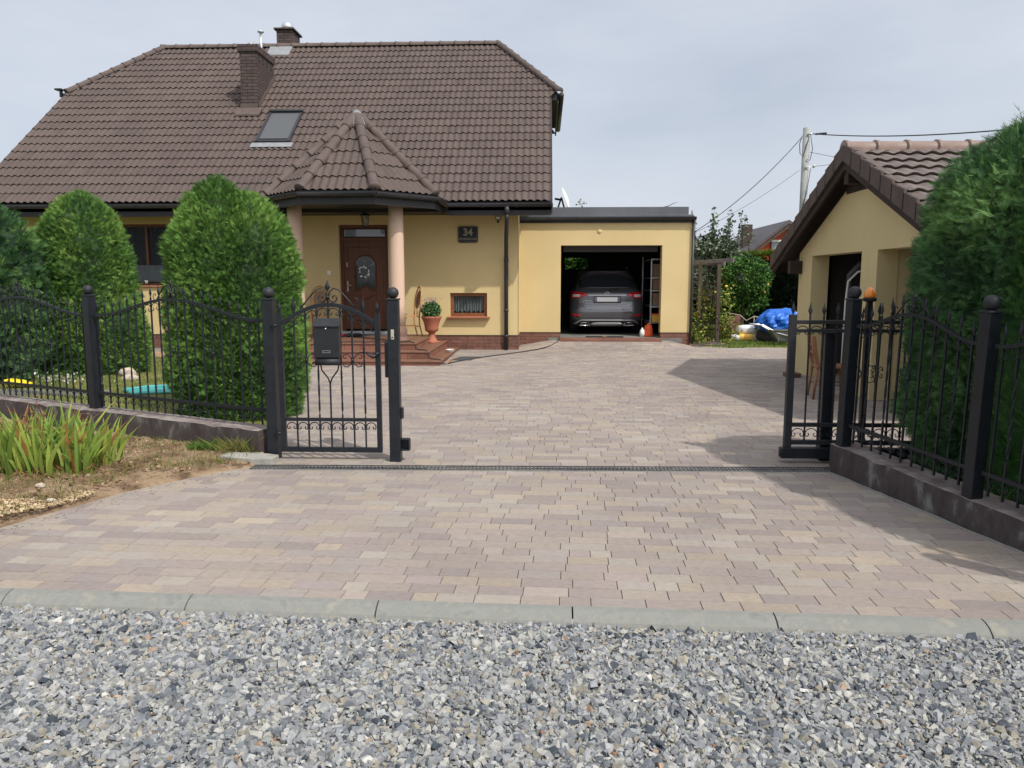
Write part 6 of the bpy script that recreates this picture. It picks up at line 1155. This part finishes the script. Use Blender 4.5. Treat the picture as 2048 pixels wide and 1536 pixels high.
b = MB(); b.box(11.9, 12.45, 41.5, 41.6, 3.1, 3.7); wd_ = b.build('window', M['skyglass'], rh); b = MB(); b.box(11.85, 12.5, 41.4, 41.6, 3.71, 3.8); b.build('frame', M['white'], wd_)
b = MB(); b.bar((AX, 40.95, AZ - .3), (9.4, 40.95, AZ - .3 - 3.22 * .78), .1, .2, up=(0, 1, 0)); b.build('barge_board', M['timber'], rr_)
# utility pole and cables
up_ = thing('utility_pole', (9.55, 30, .1), 'pale concrete utility pole behind the shed roof', 'utility pole'); b = MB(); b.tube([(9.72, 30, 0), (9.70, 30, 7.3)], [.16, .125], 14); b.build('shaft', M['pole'], up_)
b = MB(); b.tube([(9.70, 29.86, 7.05), (9.86, 29.8, 7.05)], .03, 6); b.tube([(9.6, 29.84, 5.85), (10.0, 29.84, 5.85)], .02, 6); b.sphere((9.98, 29.84, 5.9), .05, 8); b.build('bracket', M['galv'], up_)
b = MB(); b.tube([(9.52, 29.9, 7.0), (9.42, 29.86, 6.7), (9.45, 29.85, 6.35), (9.56, 29.85, 6.25), (9.66, 29.84, 6.6), (9.8, 29.84, 7.05), (9.9, 29.84, 6.5), (9.82, 29.84, 6.1), (9.7, 29.84, 6.15)], .014, 5); b.tube([(9.86, 29.84, 5.8), (9.75, 29.84, 4.9), (9.55, 29.84, 4.0), (9.72, 29.84, 3.5)], .013, 5); b.build('loop_cable', M['cable'], up_)
def cable(p, q, sag, r, lab, ext=()):
    p = Vector(p); q = Vector(q); b = MB(); b.tube([p.lerp(q, t) - Vector((0, 0, sag * 4 * t * (1 - t))) for t in np.linspace(0, 1, 21)] + [Vector(e) for e in ext], r, 5); b.build('overhead_cable', M['cable'], loc=tuple(p), label=lab, cat='cable')
cable((9.5, 29.85, 6.95), (4.3, 25.6, 2.9), .32, .014, 'sagging overhead cable from the utility pole down to the garage corner')
cable((9.45, 29.85, 5.75), (3.9, 26.2, 2.8), .22, .007, 'lower thin overhead wire from the pole to the garage')
cable((9.86, 29.8, 7.05), (12.5, 17.5, 5.15), .22, .018, 'thick overhead cable running right from the pole top', ((14.2, 9.5, 4.75), (16, 1, 5.0), (19, -13, 6.6)))
cable((9.95, 29.84, 5.88), (17, 24, 6.4), .1, .007, 'thin overhead wire running right from the lower bracket', ((30, 13, 6.8), (50, -4, 8))); cable((9.8, 29.84, 6.4), (17, 26, 4.5), .1, .008, 'thin overhead wire sloping down behind the shed ridge', ((30, 19, 4.2), (50, 8, 6)))
b = MB(); 
for k in range(5): b.lathe([(.004, -.04), (.045, -.02), (.045, .02), (.004, .04)], (9.86 + 2.64 * (.02 + .012 * k), 29.8 - 12.3 * (.02 + .012 * k), 7.03 - .06 * (.02 + .012 * k) * 28), 8)
b.build('insulator', M['cable'], up_)
# tarp, sacks, wheelbarrow
def blob_cover(name, c, s, m, seed, wr=.14, parent=None, fold=.06, **k):
    b = MB(); b.lathe([(max(.0005, math.sin(math.pi * i / 16)), -math.cos(math.pi * i / 16)) for i in range(17)], (0, 0, 0), 40); q = np.array(b.v); a = np.arctan2(q[:, 1], q[:, 0]); kk = 1 + wr * (vnoise(q + 5, 1.6, seed) - .5) * 2 + (m == 'tarp') * .22 * (np.abs(vnoise(q + 9, 3.1, seed) - .5) + np.abs(vnoise(q * np.array([2.2, 2.2, .6]) + 9, 2.3, seed + 2) - .5) - .4) + fold * (np.abs(np.sin(a * 5 + 3 * q[:, 2])) - .5) * (1 - np.abs(q[:, 2]))
    q = np.sign(q) * np.abs(q) ** (.85 if m in ('tarp', 'dark') else .55) * kk[:, None] * np.array(s) + np.array(c); b.v = [tuple(p) for p in q]; b.s = [m != 'tarp'] * len(b.f); return b.build(name, M[m], parent, **k)
tz = thing('tarp_heap', (5.95, 19.9, .1), 'heap covered with a bright blue wrinkled tarpaulin beside the shed', 'tarp'); blob_cover('tarpaulin', (5.98, 19.9, .62), (.54, .5, .36), 'tarp', 4, .16, tz, fold=.2); blob_cover('heap', (5.95, 20.05, .3), (.46, .5, .3), 'dark', 5, .1, tz)
s1 = thing('cement_sack', (5.35, 20.45, .33), 'white printed sack lying on top of the yellow one', 'sack'); blob_cover('sack', (5.37, 20.45, .40), (.29, .22, .115), 'bagw', 7, .08, s1)
b = MB(); rng = random.Random(3)
for i in range(7): x = 5.33 + .04 * i; b.box(x, x + .028, 20.235, 20.242, .40 + rng.uniform(-.01, .01), .455)
for i in range(3): b.box(5.42 + .05 * i, 5.45 + .05 * i, 20.228, 20.236, .34, .37)
b.build('printed_marks', M['ink'], s1)
s2_ = thing('cement_sack', (5.18, 20.3, .12), 'yellow and white printed sack lying underneath the white one', 'sack'); blob_cover('sack', (5.2, 20.3, .2), (.31, .25, .09), 'bagw', 9, .08, s2_); blob_cover('label_panel', (5.22, 20.27, .215), (.24, .235, .09), 'bagy', 9, .05, s2_)
bs = rock('rubble_heap', (5.62, 20.4, .2), (.36, .3, .3), 12, 'low grey heap of rubble between the sacks and the blue tarp', None, 'heap')
bs.data.materials[0] = M['whiteconc']
wbt = thing('wheelbarrow', (5.75, 18.95, .12), 'grey metal wheelbarrow with bare steel handles in front of the blue tarp', 'wheelbarrow')
b = MB(); top = [(5.45, 18.7), (6.15, 18.72), (6.2, 19.15), (5.45, 19.15)]; btm = [(5.65, 18.8), (5.98, 18.82), (6.0, 19.05), (5.65, 19.05)]
b.add([(x, y, .48) for x, y in top] + [(x, y, .22) for x, y in btm], [(0, 1, 5, 4), (1, 2, 6, 5), (2, 3, 7, 6), (3, 0, 4, 7), (4, 5, 6, 7)]); b.tube([(x, y, .48) for x, y in top + top[:1]], .012, 6); b.build('tray', M['barrow'], wbt)
for y in (18.74, 19.1): b = MB(); b.tube([(5.02, y, .62), (5.25, y, .61), (5.6, y, .42), (6.3, y + (.05 if y < 19 else -.05), .24)], .017, 8); b.build('handle', M['galv'], wbt)
for y in (18.78, 19.06): b = MB(); b.tube([(5.66, y, .4), (5.62, y, .1)], .013, 6); b.build('leg', M['barrow'], wbt)
b = MB(); b.lathe([(.06, -.04), (.19, -.035), (.2, 0), (.19, .035), (.06, .04)], (0, 0, 0), 20); b.v = [(6.35 + v[0], 18.93 + v[2], .32 + v[1]) for v in b.v]; b.build('wheel', M['rubber'], wbt)
b = MB(); b.tube([(5.0, 21.6, .80), (5.4, 21.5, .72), (5.55, 21.45, .58), (5.75, 21.4, .70), (5.95, 21.4, .66), (6.0, 21.4, .5)], .015, 5); b.tube([(5.75, 21.4, .7), (5.74, 21.38, .45), (5.6, 21.3, .2)], .012, 5); b.tube([(5.95, 21.4, .66), (6.1, 21.4, .72)], .01, 5); b.build('dead_branch', mat('bleached_wood', [A(190, 180, 160)]), loc=(5.6, 21.4, .2), label='bleached bare branch standing behind the sacks', cat='branch')
b = MB(); b.box(4.80, 5.25, 20.9, 21.3, .1, .72); b.build('brick_planter', M['plinth'], loc=(5.0, 21, .1), bev=.01, label='low brick planter under the round green tree', cat='planter')
b = MB(); b.box(6.45, 6.95, 19.9, 20.4, .1, .78); b.box(6.4, 7.0, 19.85, 20.45, .78, .86); b.build('covered_crate', M['bagw'], loc=(6.7, 20.1, .1), bev=.01, label='pale covered crate half hidden behind the shed corner', cat='crate')
# satellite dish and roof plants
sdh = thing('satellite_dish', (.45, 20.3, 3.55), 'white satellite dish seen edge-on above the garage roof', 'satellite dish'); b = MB(); pr = [(.0, .07), (.15, .055), (.28, .02), (.33, 0), (.33, .012), (.28, .035), (.15, .07), (.0, .085)]; b.lathe([(max(r_, .001), h) for r_, h in pr], (0, 0, 0), 24)
Md = Matrix.Translation((.52, 20.2, 3.72)) @ Matrix.Rotation(R(-12), 4, 'Y') @ Matrix.Rotation(R(84), 4, 'Y') @ Matrix.Rotation(R(4), 4, 'X'); b.v = [tuple(Md @ Vector(v)) for v in b.v]; b.build('reflector', M['white'], sdh)
b = MB(); b.tube([(.25, 20.2, 3.75), (.42, 20.2, 3.72)], .03, 6); b.tube([(.42, 20.2, 3.78), (.30, 20.15, 3.42)], .022, 6); b.tube([(.42, 20.2, 3.78), (.52, 20.15, 3.42)], .022, 6); b.build('bracket', M['rubber'], sdh)
def rooftuft(x, y, h, lab, seed):
    t = thing('roof_weed', (x, y, 3.38), lab, 'weed'); rg = np.random.default_rng(seed); b = MB(); b.tube([(x, y, 3.34), (x + .02, y, 3.34 + h)], .006, 4); b.build('stem', M['bark'], t); leafball('leaves', t, None, 0, 0, .05, [A(120, 130, 80), A(150, 140, 90)], seed, pts=np.array([x, y, 3.36 + h]) + rg.normal(0, .03, (24, 3)))
rooftuft(.86, 18.75, .14, 'small weed growing on the garage roof edge', 3)
b = MB(); b.tube([(2.75, 18.8, 3.38), (2.95, 18.8, 3.43), (3.03, 18.8, 3.48), (3.14, 18.8, 3.51)], [.012, .01, .008, .004], 5); b.build('fallen_twig', M['bark'], loc=(2.9, 18.8, 3.4), label='bare twig sticking up from the garage roof edge', cat='twig')
b = MB(); b.box(XL - .22, XL - .04, 20.45, 20.6, 6.62, 6.66); b.box(XL - .12, XL - .06, 20.5, 20.56, 6.45, 6.62); fo = b.build('roof_floodlight', M['iron'], loc=(XL - .1, 20.5, 6.6), label='small black lamp at the left upper corner of the big roof', cat='lamp')
# fallen needles and crumbs along the edges of the drive
rg = np.random.default_rng(77); n = 420; P = []
for i in range(n):
    if i % 2: y = rg.uniform(4.2, 6.5); x = float(xl(y)) + abs(rg.normal(0, .12)) + .02
    else: y = rg.uniform(7.4, 13.5); x = -3.0 - (y - 7.4) * .1 + abs(rg.normal(0, .3)) + (-.25 if y > 8 else 0)
    P.append((x, y, g(x, y) + .003))
P = np.array(P); a = rg.uniform(0, 6.28, n); L_ = rg.uniform(.004, .013, n)[:, None]; W__ = L_ * rg.uniform(.15, .5, n)[:, None]; d = np.stack([np.cos(a), np.sin(a), a * 0], 1); q = np.stack([-d[:, 1], d[:, 0], a * 0], 1); up = np.array([0, 0, 1.0])
V = np.stack([P - d * L_, P + q * W__ + up * .003, P + d * L_ + up * .001, P - q * W__ + up * .002], 1).reshape(-1, 3)
pal = np.array([A(140, 112, 84), A(120, 118, 74), A(170, 140, 100), A(110, 90, 70)])
npmesh('litter', V, np.arange(n * 4).reshape(-1, 4), M['grass'], pal[rg.integers(0, 4, n)], kind='stuff')
